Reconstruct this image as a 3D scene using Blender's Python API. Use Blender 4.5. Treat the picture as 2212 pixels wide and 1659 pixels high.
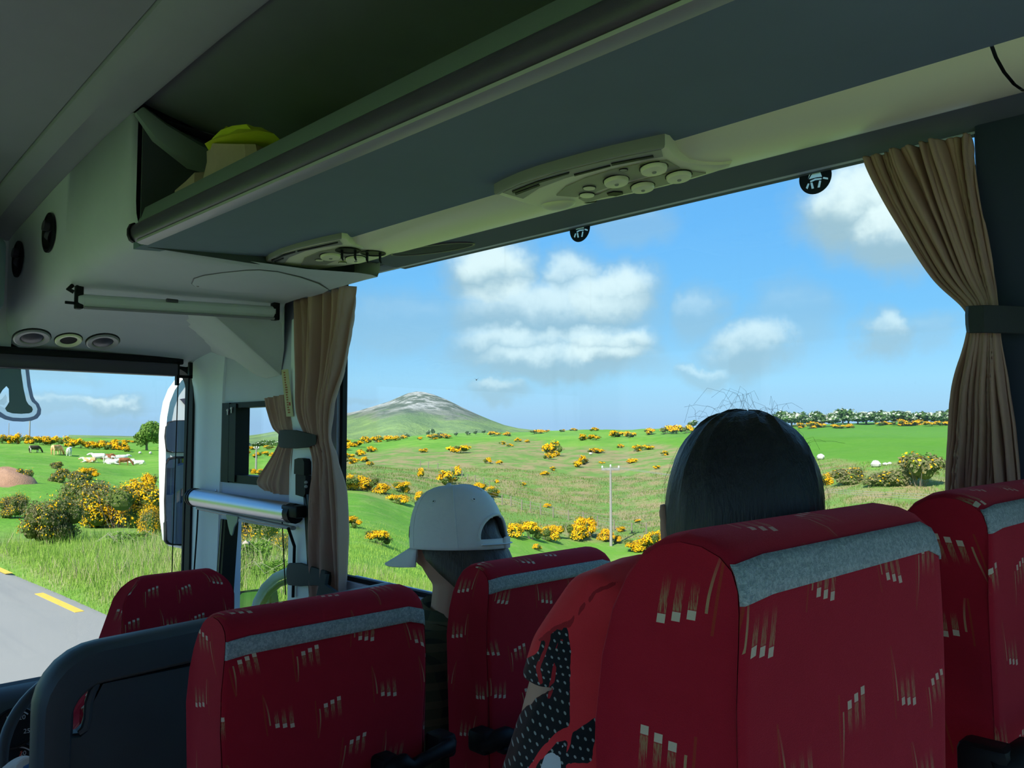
import bpy, math, random
import numpy as np
from math import sin, cos, pi, radians, sqrt, atan2, exp
from mathutils import Vector, Matrix
random.seed(7); RNG = np.random.default_rng(7)
S = bpy.context.scene
C = S.collection
for o in list(bpy.data.objects): bpy.data.objects.remove(o)

# ---------------------------------------------------------------- camera (metres; the camera is the origin, +Y is the way the coach drives, +X its off side)
FPX, CX, CY = 1780., 1106., 829.5
YAW = radians(44.6); PIT = math.atan(105.5/FPX)
_d = (sin(YAW), cos(YAW))
FV = (_d[0]*cos(PIT), _d[1]*cos(PIT), sin(PIT)); RV = (cos(YAW), -sin(YAW), 0.); UV = (-_d[0]*sin(PIT), -_d[1]*sin(PIT), cos(PIT))
def ray(px, py):
    a = (px-CX)/FPX; b = (CY-py)/FPX
    return [FV[i]+a*RV[i]+b*UV[i] for i in range(3)]
def P(px, py, X=None, Y=None, Z=None, D=None):
    r = ray(px, py)
    t = X/r[0] if X is not None else Y/r[1] if Y is not None else Z/r[2] if Z is not None else D
    return (r[0]*t, r[1]*t, r[2]*t)
def pj(x, y, z):
    dd = x*FV[0]+y*FV[1]+z*FV[2]
    return CX+FPX*(x*RV[0]+y*RV[1])/dd, CY-FPX*(x*UV[0]+y*UV[1]+z*UV[2])/dd, dd
cd = bpy.data.cameras.new('camera'); cam = bpy.data.objects.new('camera', cd); C.objects.link(cam)
cam.rotation_euler = (pi/2+PIT, 0, -YAW); cd.sensor_width = 36; cd.lens = FPX/2212*36; cd.clip_start = .02; cd.clip_end = 9000
S.camera = cam
vs = S.view_settings; vs.view_transform = 'Standard'; vs.look = 'None'; vs.gamma = 1; vs.use_curve_mapping = False
vs.exposure = 0.5
SUN_AZ, SUN_EL, SUN_E = 252, 42, 6.6          # azimuth measured from +Y towards +X
SKY_GAIN = .80
S.cycles.max_bounces = 9; S.cycles.diffuse_bounces = 5; S.cycles.glossy_bounces = 4; S.cycles.transparent_max_bounces = 16
S.cycles.use_denoising = True; S.cycles.use_adaptive_sampling = True; S.cycles.adaptive_threshold = .03; S.cycles.sample_clamp_indirect = 6.0

# ---------------------------------------------------------------- node helper
class NT:
    def __init__(s, tree): s.t = tree; tree.nodes.clear()
    def n(s, typ, **kw):
        nd = s.t.nodes.new(typ)
        for k, v in kw.items(): setattr(nd, k, v)
        return nd
    def put(s, sock, v):
        if hasattr(v, 'is_output'): s.t.links.new(v, sock)
        elif v is not None: sock.default_value = v
    def m(s, op, a, b=None, c=None, clamp=False):
        nd = s.n('ShaderNodeMath', operation=op); nd.use_clamp = clamp
        for i, v in enumerate((a, b, c)): s.put(nd.inputs[i], v)
        return nd.outputs[0]
    def v(s, op, a, b=None):
        nd = s.n('ShaderNodeVectorMath', operation=op); s.put(nd.inputs[0], a); s.put(nd.inputs[1], b)
        return nd.outputs[1] if op in ('LENGTH', 'DOT_PRODUCT', 'DISTANCE') else nd.outputs[0]
    def vs(s, a, f):
        nd = s.n('ShaderNodeVectorMath', operation='SCALE'); s.put(nd.inputs[0], a); s.put(nd.inputs[3], f); return nd.outputs[0]
    def xyz(s, x, y, z=0.):
        nd = s.n('ShaderNodeCombineXYZ')
        for i, q in enumerate((x, y, z)): s.put(nd.inputs[i], q)
        return nd.outputs[0]
    def sep(s, a):
        nd = s.n('ShaderNodeSeparateXYZ'); s.put(nd.inputs[0], a); return nd.outputs
    def mix(s, f, a, b):
        nd = s.n('ShaderNodeMix', data_type='RGBA'); s.put(nd.inputs[0], f)
        for i, q in ((6, a), (7, b)): s.put(nd.inputs[i], (*q, 1) if isinstance(q, (tuple, list)) and len(q) == 3 else q)
        return nd.outputs[2]
    def ss(s, x, lo, hi, a=0., b=1.):
        nd = s.n('ShaderNodeMapRange', interpolation_type='SMOOTHSTEP')
        for i, q in enumerate((x, lo, hi, a, b)): s.put(nd.inputs[i], q)
        return nd.outputs[0]
    def noise(s, vec, scale, detail=3., rough=.55, color=False):
        nd = s.n('ShaderNodeTexNoise'); s.put(nd.inputs['Vector'], vec); s.put(nd.inputs['Scale'], scale)
        s.put(nd.inputs['Detail'], detail); s.put(nd.inputs['Roughness'], rough)
        return nd.outputs[1] if color else nd.outputs[0]
    def bump(s, h, strength=.3, dist=.01):
        nd = s.n('ShaderNodeBump'); s.put(nd.inputs['Strength'], strength); s.put(nd.inputs['Distance'], dist); s.put(nd.inputs['Height'], h)
        return nd.outputs[0]
    def out(s, sh):
        o = s.n('ShaderNodeOutputMaterial'); s.t.links.new(sh, o.inputs[0])
    def bsdf(s, col, rough=.6, metal=0., spec=.4, normal=None, sheen=0., sheen_tint=None, coat=0., emit=None, sheen_r=.4):
        b = s.n('ShaderNodeBsdfPrincipled')
        s.put(b.inputs['Base Color'], (*col, 1) if isinstance(col, (tuple, list)) and len(col) == 3 else col)
        s.put(b.inputs['Roughness'], rough); s.put(b.inputs['Metallic'], metal); s.put(b.inputs['Specular IOR Level'], spec)
        s.put(b.inputs['Sheen Weight'], sheen); s.put(b.inputs['Coat Weight'], coat); s.put(b.inputs['Sheen Roughness'], sheen_r)
        if sheen_tint: b.inputs['Sheen Tint'].default_value = (*sheen_tint, 1)
        if normal is not None: s.put(b.inputs['Normal'], normal)
        return b.outputs[0]
    def co(s, which='Object'):
        return s.n('ShaderNodeTexCoord').outputs[which]
def newmat(name):
    m = bpy.data.materials.new(name); m.use_nodes = True
    return m, NT(m.node_tree)
def L(r, g, b):                                   # sRGB 0-255 -> linear
    return tuple((c/255/12.92) if c/255 <= .04045 else ((c/255+.055)/1.055)**2.4 for c in (r, g, b))
def pm(name, col, rough=.6, metal=0., spec=.4, var=.12, nscale=8., bscale=300., bstr=.12, bdist=.002, sheen=0., tint=None, coat=0.):
    m, t = newmat(name); co = t.co()
    nz = t.noise(co, nscale, 4.)
    c = t.mix(nz, tuple(q*(1-var) for q in col), tuple(min(1, q*(1+var)) for q in col))
    nrm = t.bump(t.noise(co, bscale, 2.), bstr, bdist) if bstr else None
    rr = t.m('ADD', rough-.05, t.m('MULTIPLY', nz, .1))
    t.out(t.bsdf(c, rr, metal, spec, nrm, sheen, tint, coat))
    return m

# ---------------------------------------------------------------- sky and sun
def px_azel(px, py):
    r = Vector(ray(px, py)).normalized()
    return math.degrees(atan2(r.x, r.y)), math.degrees(math.asin(r.z))
w = bpy.data.worlds.new('sky'); S.world = w; w.use_nodes = True
t = NT(w.node_tree)
dirv = t.v('NORMALIZE', t.co('Generated'))
dx, dy, dz = t.sep(dirv)
az = t.m('MULTIPLY', t.m('ARCTAN2', dx, dy), 57.29578); el = t.m('MULTIPLY', t.m('ARCSINE', dz), 57.29578)
ramp = t.n('ShaderNodeValToRGB'); t.put(ramp.inputs[0], t.m('DIVIDE', t.m('ADD', el, 10.), 100.))
rp = ramp.color_ramp
stops = [(-10, (160, 196, 225)), (.5, (158, 198, 233)), (1.6, (163, 207, 238)), (3.5, (160, 216, 248)), (8, (124, 197, 248)), (14, (108, 184, 246)), (22, (98, 172, 238)), (40, (80, 152, 225)), (90, (60, 128, 208))]
while len(rp.elements) < len(stops): rp.elements.new(.5)
for e_, (a_, c_) in zip(rp.elements, stops): e_.position = (a_+10)/100; e_.color = (*L(*c_), 1)
wn = t.noise(dirv, 9., 5., .6, color=True)
warp = t.vs(t.v('SUBTRACT', wn, (.5, .5, .5)), 4.5)
wn2 = t.noise(dirv, 34., 4., .6, color=True)
warp = t.v('ADD', warp, t.vs(t.v('SUBTRACT', wn2, (.5, .5, .5)), 1.6))
p = t.v('ADD', t.xyz(az, el, 0.), t.v('MULTIPLY', warp, (1., .8, 0.)))
CL = [(1055, 590, 92, 78, .95), (1230, 592, 68, 55, .8), (1300, 640, 105, 66, .9), (1180, 680, 205, 80, .82), (1120, 755, 130, 48, .8), (1310, 755, 105, 52, .92),
      (1225, 785, 190, 40, .8), (1075, 842, 60, 24, .7), (880, 690, 130, 62, .42), (1510, 678, 62, 48, .55), (1625, 755, 92, 52, .75), (1710, 690, 90, 60, .4),
      (1525, 808, 62, 22, .6), (1908, 722, 52, 42, .75), (1995, 722, 46, 34, .4), (1855, 450, 120, 84, 1.), (1940, 500, 90, 70, .95), (1375, 478, 75, 45, .4),
      (1690, 640, 60, 30, .25), (770, 860, 60, 9, .35), (230, 866, 75, 17, .75), (110, 872, 150, 17, .6), (60, 800, 120, 18, .4), (170, 905, 200, 12, .3)]
mask = None; lit = None
for (cx, cy, rx, ry, dn) in CL:
    a0, e0 = px_azel(cx, cy); ka = 57.3/FPX*cos(math.atan((cx-CX)/FPX))**2
    q = t.v('MULTIPLY', t.v('SUBTRACT', p, (a0, e0, 0.)), (1/(1.42*rx*ka), 1/(1.42*ry*57.3/FPX), 0.))
    f = t.m('MULTIPLY', t.ss(t.v('LENGTH', q), 1.15, .42), dn)
    up = t.m('MULTIPLY', f, t.ss(t.sep(q)[1], -.55, .5))
    mask = f if mask is None else t.m('MAXIMUM', mask, f)
    lit = up if lit is None else t.m('MAXIMUM', lit, up)
gn = t.noise(t.v('MULTIPLY', dirv, (1., 1., 2.2)), 4.2, 7., .58)
outside = t.ss(t.m('ABSOLUTE', t.m('SUBTRACT', az, 40.)), 42., 60.)
high = t.ss(el, 24., 34.)
gm = t.m('MULTIPLY', t.ss(gn, .52, .68), t.m('MAXIMUM', outside, high))
gm = t.m('MULTIPLY', gm, t.ss(el, 1., 6.))
mask = t.m('MAXIMUM', mask, gm); lit = t.m('MAXIMUM', lit, t.m('MULTIPLY', gm, .8))
det = t.noise(dirv, 22., 6., .62)
mask = t.m('MULTIPLY', mask, t.ss(det, .1, .52, .82, 1.))
cc = t.mix(t.ss(t.m('MULTIPLY', lit, t.ss(det, .2, .7, .75, 1.1)), .2, .9), L(158, 192, 208), L(228, 248, 250))
cloud = t.mix(mask, ramp.outputs[0], cc)
bg = t.n('ShaderNodeBackground'); t.put(bg.inputs[0], cloud); bg.inputs[1].default_value = SKY_GAIN
wo = t.n('ShaderNodeOutputWorld'); t.t.links.new(bg.outputs[0], wo.inputs[0])
sl = bpy.data.lights.new('sun', 'SUN'); sl.energy = SUN_E; sl.angle = radians(.6); sl.color = (1., .96, .88)
so = bpy.data.objects.new('sun', sl); C.objects.link(so)
sd = Vector((sin(radians(SUN_AZ))*cos(radians(SUN_EL)), cos(radians(SUN_AZ))*cos(radians(SUN_EL)), sin(radians(SUN_EL))))
so.rotation_euler = sd.to_track_quat('Z', 'Y').to_euler(); so.location = (0, 0, 30)

# ---------------------------------------------------------------- mesh helpers
class MB:
    def __init__(s): s.v = []; s.f = []; s.mi = []; s.uv = []
    def add(s, v, f, mi=0, uv=None):
        b = len(s.v); s.v += [tuple(q) for q in v]; s.f += [tuple(b+i for i in q) for q in f]; s.mi += [mi]*len(f)
        s.uv += list(uv) if uv else [(0, 0)]*len(v)
        return s
    def loft(s, rings, cap0=True, cap1=True, closed=True, mi=0, uv=None):
        n = len(rings[0]); v = [q for r in rings for q in r]; f = []
        for i in range(len(rings)-1):
            for j in range(n if closed else n-1):
                k = (j+1) % n
                f.append((i*n+j, i*n+k, (i+1)*n+k, (i+1)*n+j))
        if cap0 and closed: f.append(tuple(range(n))[::-1])
        if cap1 and closed: f.append(tuple((len(rings)-1)*n+j for j in range(n)))
        return s.add(v, f, mi, uv)
    def tube(s, pts, r, n=8, mi=0, flat=1., cap=True):
        pts = [Vector(q) for q in pts]; rings = []; up = None
        rs = r if isinstance(r, (list, tuple)) else [r]*len(pts)
        for i, q in enumerate(pts):
            tg = (pts[min(i+1, len(pts)-1)]-pts[max(i-1, 0)]).normalized()
            if up is None: up = Vector((0, 0, 1)) if abs(tg.z) < .9 else Vector((1, 0, 0))
            a = tg.cross(up).normalized(); b = a.cross(tg).normalized(); up = b
            rings.append([q+a*(rs[i]*cos(2*pi*j/n))+b*(rs[i]*flat*sin(2*pi*j/n)) for j in range(n)])
        return s.loft(rings, cap, cap, mi=mi)
    def rbox(s, lo, hi, r=.01, seg=2, mi=0, M=None):
        cx, cy, cz = [(a+b)/2 for a, b in zip(lo, hi)]; hx, hy, hz = [abs(b-a)/2 for a, b in zip(lo, hi)]
        r = min(r, hx*.99, hy*.99, hz*.99)
        def ring(z, ins):
            o = []
            for k, (sx, sy) in enumerate(((1, 1), (-1, 1), (-1, -1), (1, -1))):
                for j in range(seg+1):
                    an = k*pi/2+j*pi/2/seg
                    o.append((cx+sx*(hx-r)+(r-ins)*cos(an), cy+sy*(hy-r)+(r-ins)*sin(an), z))
            return o
        zs = [(cz-hz+r-r*cos(q*pi/2/seg), r-r*sin(q*pi/2/seg)) for q in range(seg+1)]
        zs2 = [(2*cz-z, i) for z, i in zs[::-1]]
        rings = [ring(z, i) for z, i in zs+zs2]
        if M is not None: rings = [[M @ Vector(q) for q in R_] for R_ in rings]
        return s.loft(rings, mi=mi)
    def lathe(s, prof, M=None, n=24, mi=0, cap0=True, cap1=True):
        M = M or Matrix()
        return s.loft([[M @ Vector((r*cos(2*pi*j/n), r*sin(2*pi*j/n), z)) for j in range(n)] for r, z in prof], cap0, cap1, mi=mi)
    def prism(s, poly, fn, w0, w1, mi=0):
        return s.loft([[fn(u, v, w0) for u, v in poly], [fn(u, v, w1) for u, v in poly]], mi=mi)
    def grid(s, rows, mi=0, uv=None):
        n = len(rows[0]); f = [(i*n+j, i*n+j+1, (i+1)*n+j+1, (i+1)*n+j) for i in range(len(rows)-1) for j in range(n-1)]
        return s.add([q for r in rows for q in r], f, mi, uv)
    def sphere(s, c, r, n=12, m=8, mi=0, M=None):
        rr = r if isinstance(r, (tuple, list)) else (r, r, r); rings = []
        for i in range(m+1):
            ph = pi*(i+.02)/(m+.04)
            rings.append([Vector((rr[0]*sin(ph)*cos(2*pi*j/n), rr[1]*sin(ph)*sin(2*pi*j/n), -rr[2]*cos(ph))) for j in range(n)])
        rings = [[(M @ q if M else q)+Vector(c) for q in R_] for R_ in rings]
        return s.loft(rings, mi=mi)
WB = {}
def put(o, parent=None, base=None):
    C.objects.link(o)
    if parent is not None: o.parent = parent; WB[o.name] = WB[parent.name]
    return o
def tag(o, label=None, cat=None, group=None, kind=None):
    if label: o['label'] = label
    if cat: o['category'] = cat
    if group: o['group'] = group
    if kind: o['kind'] = kind
    return o
def ob(name, mb, mats, parent=None, smooth=True, base=None, angle=40):
    me = bpy.data.meshes.new(name)
    bs = WB[parent.name] if parent is not None else (base or (0, 0, 0))
    v = [(a-bs[0], b-bs[1], c-bs[2]) for a, b, c in mb.v]
    me.from_pydata(v, [], mb.f)
    for m_ in (mats if isinstance(mats, (list, tuple)) else [mats]): me.materials.append(m_)
    if any(mb.mi): me.polygons.foreach_set('material_index', mb.mi)
    if any(q != (0, 0) for q in mb.uv):
        ul = me.uv_layers.new(name='UVMap'); li = np.empty(len(me.loops), int); me.loops.foreach_get('vertex_index', li)
        ul.data.foreach_set('uv', np.array(mb.uv, float)[li].ravel())
    me.update(); fixn(me)
    if smooth:
        me.polygons.foreach_set('use_smooth', [True]*len(me.polygons))
        me.set_sharp_from_angle(angle=radians(angle))
    o = bpy.data.objects.new(name, me); put(o, parent)
    if parent is None:
        o.location = bs; WB[o.name] = bs
    return o
import bmesh
def fixn(me):
    bm = bmesh.new(); bm.from_mesh(me); bmesh.ops.recalc_face_normals(bm, faces=bm.faces); bm.to_mesh(me); bm.free()
def thing(name, label, cat, loc=(0, 0, 0), rz=0, group=None):
    o = bpy.data.objects.new(name, None); C.objects.link(o); o.location = loc; o.rotation_euler = (0, 0, rz); o.empty_display_size = .1
    WB[o.name] = tuple(loc); return tag(o, label, cat, group)
def struct(name, mb, m, parent=None, smooth=True):
    o = ob(name, mb, m, parent, smooth)
    if parent is None: o['kind'] = 'structure'
    return o
def copy_tree(o, parent=None):
    c = o.copy(); C.objects.link(c)
    if parent is not None: c.parent = parent
    WB[c.name] = WB.get(o.name, (0, 0, 0))
    for ch in o.children: copy_tree(ch, c)
    return c
def rotz(a): return Matrix.Rotation(a, 4, 'Z')
def frame_at(loc, zdir, xdir=(1, 0, 0)):
    z = Vector(zdir).normalized(); x = Vector(xdir); x = (x-z*x.dot(z)).normalized(); y = z.cross(x)
    M = Matrix((x, y, z)).transposed().to_4x4(); M.translation = loc; return M

# ---------------------------------------------------------------- land (structure): one height field round the coach
ROADZ = -2.72
RS = [4, 8, 12, 18, 27, 40, 60, 80, 110, 150, 200, 260, 330, 420, 600, 900]
COLS = {-500: [-2.78, -2.78, -2.78, -2.78, -2.8, -2.8, -2.8, -2.8, -2.7, -2.6, -2.4, -2.2, -2.2, -4, -14, -30],
        0: [-2.78, -2.78, -2.78, -2.62, -2.75, -2.85, -2.9, -2.8, -2.75, -2.55, -2.2, -2.1, -2.2, -5, -16, -30],
        330: [-2.78, -2.78, -2.75, -2.6, -2.85, -3.2, -3.6, -3.9, -4.1, -3.4, -2.3, -2.1, -2.2, -5, -16, -30],
        560: [-2.78, -2.78, -2.75, -2.7, -3.1, -3.7, -4.2, -4.6, -5.1, -5.4, -5.3, -5.2, -5.2, -8, -16, -30],
        760: [-2.78, -2.78, -2.9, -3.4, -4.3, -5.2, -5.8, -6.2, -6.3, -5.9, -5., -4., -3.0, -5, -18, -30],
        1000: [-2.78, -2.8, -3., -3.8, -5., -6.6, -8.2, -8.8, -8.3, -6.4, -4., -2.0, -.3, -3, -18, -30],
        1320: [-2.78, -2.82, -3.2, -4.3, -6., -8., -10.2, -11.2, -10.2, -7.8, -4.5, -1.5, 1.1, -1, -16, -30],
        1600: [-2.78, -2.82, -3.2, -4.3, -6., -7.8, -9.5, -10., -8.5, -5., -1.5, 1.3, 2.2, 0, -12, -30],
        1950: [-2.78, -2.82, -3.2, -4.2, -5.8, -7., -7.8, -7.3, -5.2, -2.7, -.1, 2.6, 3.4, 1, -12, -30],
        2600: [-2.78, -2.82, -3.2, -4.2, -5.8, -7., -7.8, -7.3, -5.2, -2.7, -.1, 2.6, 3.4, 1, -12, -30]}
AZS = np.array([44.6+math.degrees(math.atan((c-CX)/FPX)) for c in COLS])
TAB = np.array([COLS[c] for c in COLS]); LRS = np.log(RS)
def H(azd, r):
    azd = np.asarray(azd, float); lr = np.log(np.clip(np.asarray(r, float), 4, 899))
    azd = np.clip(azd, AZS[0], AZS[-1]-1e-6)
    i = np.clip(np.searchsorted(AZS, azd, side='right')-1, 0, len(AZS)-2); u = (azd-AZS[i])/(AZS[i+1]-AZS[i]); u = u*u*(3-2*u)
    j = np.clip(np.searchsorted(LRS, lr, side='right')-1, 0, len(RS)-2); q = (lr-LRS[j])/(LRS[j+1]-LRS[j])
    def row(ii):                                      # Catmull-Rom along the distance
        a = TAB[ii, np.maximum(j-1, 0)]; b = TAB[ii, j]; c = TAB[ii, j+1]; d = TAB[ii, np.minimum(j+2, len(RS)-1)]
        m1 = (c-a)/2; m2 = (d-b)/2; q2 = q*q; q3 = q2*q
        return (2*q3-3*q2+1)*b+(q3-2*q2+q)*m1+(-2*q3+3*q2)*c+(q3-q2)*m2
    z = row(i)*(1-u)+row(i+1)*u
    rr = np.exp(lr); x = rr*np.sin(np.radians(azd)); y = rr*np.cos(np.radians(azd))
    n = np.sin(x*.21+1.3*np.sin(y*.17))*np.cos(y*.19+.7*np.sin(x*.11))+.5*np.sin(x*.53+y*.31)*np.sin(y*.61-x*.2)
    amp = np.clip((rr-13)/40, 0, 1)*.22+np.clip((rr-60)/100, 0, 1)*.15
    side = np.clip((x-(road_edge_x(y)+.2))/2.5, 0, 1)
    bank = .16*side*np.clip((30-rr)/12, 0, 1)
    z = z+n*amp*side+bank
    k = np.clip((x-road_edge_x(y))/.5, 0, 1)
    return np.where(rr < 130, np.minimum(z, -2.8)*(1-k)+z*k, z)
_e0 = P(-20, 1221, Z=ROADZ); _e1 = P(262, 1341, Z=ROADZ)
RDX = (_e0[0]-_e1[0])/(_e0[1]-_e1[1])
def road_edge_x(y): return _e1[0]+RDX*(np.asarray(y)-_e1[1])
def Hxy(x, y): return float(H(math.degrees(atan2(x, y)), math.hypot(x, y)))
def ground_at(px, py):                                # the point of the land that the pixel shows
    r = ray(px, py); hz = math.hypot(r[0], r[1]); a = math.degrees(atan2(r[0], r[1])); s = r[2]/hz
    ds = np.exp(np.linspace(math.log(6), math.log(420), 900)); zz = H(a, ds); k = np.argmax(s*ds <= zz)
    if not (s*ds <= zz).any():                        # above the crest: stand it on the crest
        k = np.argmax(zz[ds < 340]/ds[ds < 340])
    d = ds[k]; return (d*sin(radians(a)), d*cos(radians(a)), float(zz[k]))

azl = np.concatenate([np.arange(-176, -14, 6.), np.arange(-14, 92, .3), np.arange(92, 184, 6.)])
rl = np.concatenate([[.05, 2.], np.exp(np.linspace(math.log(4), math.log(900), 190)), [1600, 3000, 7000]])
A_, R_ = np.meshgrid(azl, rl); Z_ = H(A_, R_)
Z_[R_ < 4] = -2.78; Z_[R_ > 1000] = -34
X_ = R_*np.sin(np.radians(A_)); Y_ = R_*np.cos(np.radians(A_))
nr, na = A_.shape
idx = np.arange(nr*na).reshape(nr, na); nx_ = np.roll(idx, -1, axis=1)
fc = np.stack([idx[:-1], nx_[:-1], nx_[1:], idx[1:]], -1).reshape(-1, 4)
me = bpy.data.meshes.new('ground'); me.from_pydata(np.stack([X_, Y_, Z_], -1).reshape(-1, 3).tolist(), [], fc[:, ::-1].tolist())
me.polygons.foreach_set('use_smooth', [True]*len(me.polygons))
# land cover as a vertex attribute: R rough grazing, G tall verge grass, B bare soil
dd_ = X_*FV[0]+Y_*FV[1]+Z_*FV[2]; dd_ = np.where(dd_ > .5, dd_, .5)
PX = CX+FPX*(X_*RV[0]+Y_*RV[1])/dd_; PY = CY-FPX*(X_*UV[0]+Y_*UV[1]+Z_*UV[2])/dd_
sm = lambda v, a, b: (lambda q: q*q*(3-2*q))(np.clip((v-a)/(b-a), 0, 1))
wob = 9*np.sin(PX*.021)+6*np.sin(PX*.047+1)
up_ = np.interp(PX, [680, 760, 900, 1100, 1300, 1500, 1700, 1900, 2100], [985, 985, 968, 952, 966, 968, 990, 1000, 1003])+wob*.6
lo_ = np.interp(PX, [680, 760, 900, 1050, 1300, 1420, 1700, 2100], [1035, 1062, 1090, 1135, 1170, 1185, 1130, 1120])+wob
rough_ = sm(PY-up_, -8, 8)*(1-sm(PY-lo_, -22, 26))*sm(PX, 640, 760)*(R_ > 14)
verge_ = (1-sm(R_, 21, 30))*sm(X_-road_edge_x(Y_), -.1, .5)
soil_ = np.exp(-(((PX-12)/34)**2+((PY-1030)/22)**2))*(R_ < 140)*(R_ > 20)*1.6+sm(np.cos(PX*.05), .8, 1)*0
hill_ = sm(PX, 420, 500)*(1-sm(PX, 660, 740))*sm(-(PY-990), 0, 40)
colr = np.zeros((nr*na, 4), np.float32); colr[:, 0] = np.clip(rough_+.5*hill_, 0, 1).ravel(); colr[:, 1] = verge_.ravel(); colr[:, 2] = np.clip(soil_, 0, 1).ravel(); colr[:, 3] = (sm(PX, 1350, 1560)*sm(PY, 895, 915)*(1-sm(PY, 985, 1012))*(R_ > 60)).ravel()
ca = me.color_attributes.new('cover', 'FLOAT_COLOR', 'POINT'); ca.data.foreach_set('color', colr.ravel())
gm_, t = newmat('field_grass'); co = t.co(); a_ = t.n('ShaderNodeAttribute', attribute_name='cover'); cr, cg, cb = t.sep(a_.outputs[0])
ctop = a_.outputs['Alpha']; n1 = t.noise(co, .06, 5., .6); n2 = t.noise(co, .5, 5., .65); n3 = t.noise(co, 3.5, 4., .7); n4 = t.noise(t.v('MULTIPLY', co, (1, 1, .2)), .22, 6., .65)
GRASS_A, GRASS_B = (.092, .245, .022), (.145, .30, .034)
g = t.mix(t.ss(n1, .35, .65), GRASS_A, GRASS_B)
g = t.mix(t.m('MULTIPLY', t.ss(n2, .45, .75), .5), g, (.25, .32, .09))
g = t.mix(t.m('MULTIPLY', t.ss(n3, .5, .8), .3), g, (.06, .15, .02))
g = t.mix(t.m('MULTIPLY', ctop, .85), g, t.mix(n2, (.062, .185, .012), (.085, .225, .02)))
rgh = t.mix(t.ss(n4, .40, .60), (.125, .225, .045), (.265, .215, .10))
rgh = t.mix(t.m('MULTIPLY', t.ss(n2, .5, .72), .65), rgh, (.085, .125, .035))
rgh = t.mix(t.m('MULTIPLY', t.ss(n3, .55, .8), .5), rgh, (.3, .29, .17))
rf = t.m('MULTIPLY', cr, t.ss(t.m('ADD', n4, t.m('MULTIPLY', cr, .28)), .5, .64))
g = t.mix(rf, g, rgh)
vg = t.mix(t.ss(n3, .35, .7), (.1, .16, .03), (.24, .22, .1))
g = t.mix(t.m('MULTIPLY', cg, .8), g, vg)
g = t.mix(t.ss(t.m('ADD', cb, t.m('MULTIPLY', n2, .3)), .6, .75), g, (.34, .19, .11))
t.out(t.bsdf(g, .9, 0, .15, t.bump(t.m('ADD', n2, t.m('MULTIPLY', n3, .4)), .7, .25)))
me.materials.append(gm_)
gr = bpy.data.objects.new('ground', me); C.objects.link(gr); tag(gr, 'rolling green pasture with rough grazing and a dip beyond the road', kind='structure')

# road with its broken yellow edge line
rm, t = newmat('asphalt'); co = t.co()
n1 = t.noise(co, 260., 3., .8); n2 = t.noise(co, 1.2, 4.); n3 = t.noise(t.v('MULTIPLY', co, (1., .06, 1.)), 2.2, 3.)
c = t.mix(n1, (.2, .195, .18), (.4, .385, .345)); c = t.mix(t.m('MULTIPLY', t.ss(n3, .5, .7), .35), c, (.17, .18, .18)); c = t.mix(t.m('MULTIPLY', n2, .3), c, (.36, .34, .29))
t.out(t.bsdf(c, .85, 0, .3, t.bump(n1, .5, .01)))
mb = MB(); rows = []
for y in np.linspace(-60, 120, 46):
    xe = float(road_edge_x(y)); rows.append([(xe-6.6, y, ROADZ-.03), (xe-6.5, y, ROADZ), (xe-3.2, y, ROADZ+.02), (xe-.12, y, ROADZ), (xe+.02+.08*sin(y*1.7)+.05*sin(y*4.1), y, ROADZ-.05)])
mb.grid(rows); road = struct('road', mb, rm)
road['label'] = 'grey asphalt country road ahead of the coach'
ym = pm('road_paint', (.62, .42, .06), .8, var=.25, nscale=14)
def dash(p0, p1, wd=.13):
    mb = MB(); p0 = Vector(p0); p1 = Vector(p1); n = (p1-p0).normalized().cross(Vector((0, 0, 1)))*wd/2
    mb.loft([[p0-n, p0+n, p0+n+Vector((0, 0, .006)), p0-n+Vector((0, 0, .006))], [p1-n, p1+n, p1+n+Vector((0, 0, .006)), p1-n+Vector((0, 0, .006))]])
    ob('line_marking', mb, ym, road, False)
d0 = Vector(P(84, 1282, Z=ROADZ+.001)); d1 = Vector(P(172, 1322, Z=ROADZ+.001)); dv = (d0-d1)
e0 = Vector(P(20, 1239, Z=ROADZ+.001)); gap = (e0-d0)
for k in range(3):
    o_ = (dv+gap)*k
    dash(d1+o_, d0+o_); 
dash(d1-dv-gap, d0-dv-gap)

# mountain on the horizon and the low hills beside it
prof = [(150, 935), (380, 940), (430, 942), (470, 940), (520, 939), (560, 934), (600, 927), (640, 912), (690, 894), (730, 889), (755, 888), (775, 884), (805, 875), (840, 863), (862, 852), (882, 843), (900, 839.5), (915, 841), (935, 847), (965, 860), (1000, 878), (1030, 891), (1060, 903), (1090, 914), (1120, 921), (1160, 926), (1200, 930), (1300, 934), (1500, 937)]
pxs = np.linspace(150, 1500, 300); ths = np.linspace(-1.4, 1.6, 60); MD = 3000.
rows = []
for k, tt in enumerate(ths):
    row = []
    for q in pxs:
        top = 935-np.interp(q, *zip(*prof)); a = math.atan((q-CX)/FPX)+YAW
        rr = MD+tt*820+60*sin(q*.03+tt*2)
        ridge = 1+.02*sin(q*.045+tt*3.)*abs(tt)
        fall = max(0, (1-abs(tt)**1.15*.92*ridge)) if tt < 0 else max(0, 1-tt*.9)
        dpt = MD*cos(a-YAW)
        z = (top/FPX)*dpt*(fall**.9) - 6 - 26*(1-fall)
        row.append((rr*sin(a), rr*cos(a), z))
    rows.append(row)
mm, t = newmat('mountain_heath'); co = t.co(); geo = t.n('ShaderNodeNewGeometry'); pz = t.sep(co)[2]
n1 = t.noise(co, .004, 6., .65); n2 = t.noise(t.v('MULTIPLY', co, (1, 1, .35)), .016, 6., .7); n3 = t.noise(t.v('MULTIPLY', co, (1., 1., .25)), .05, 4., .75)
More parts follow.
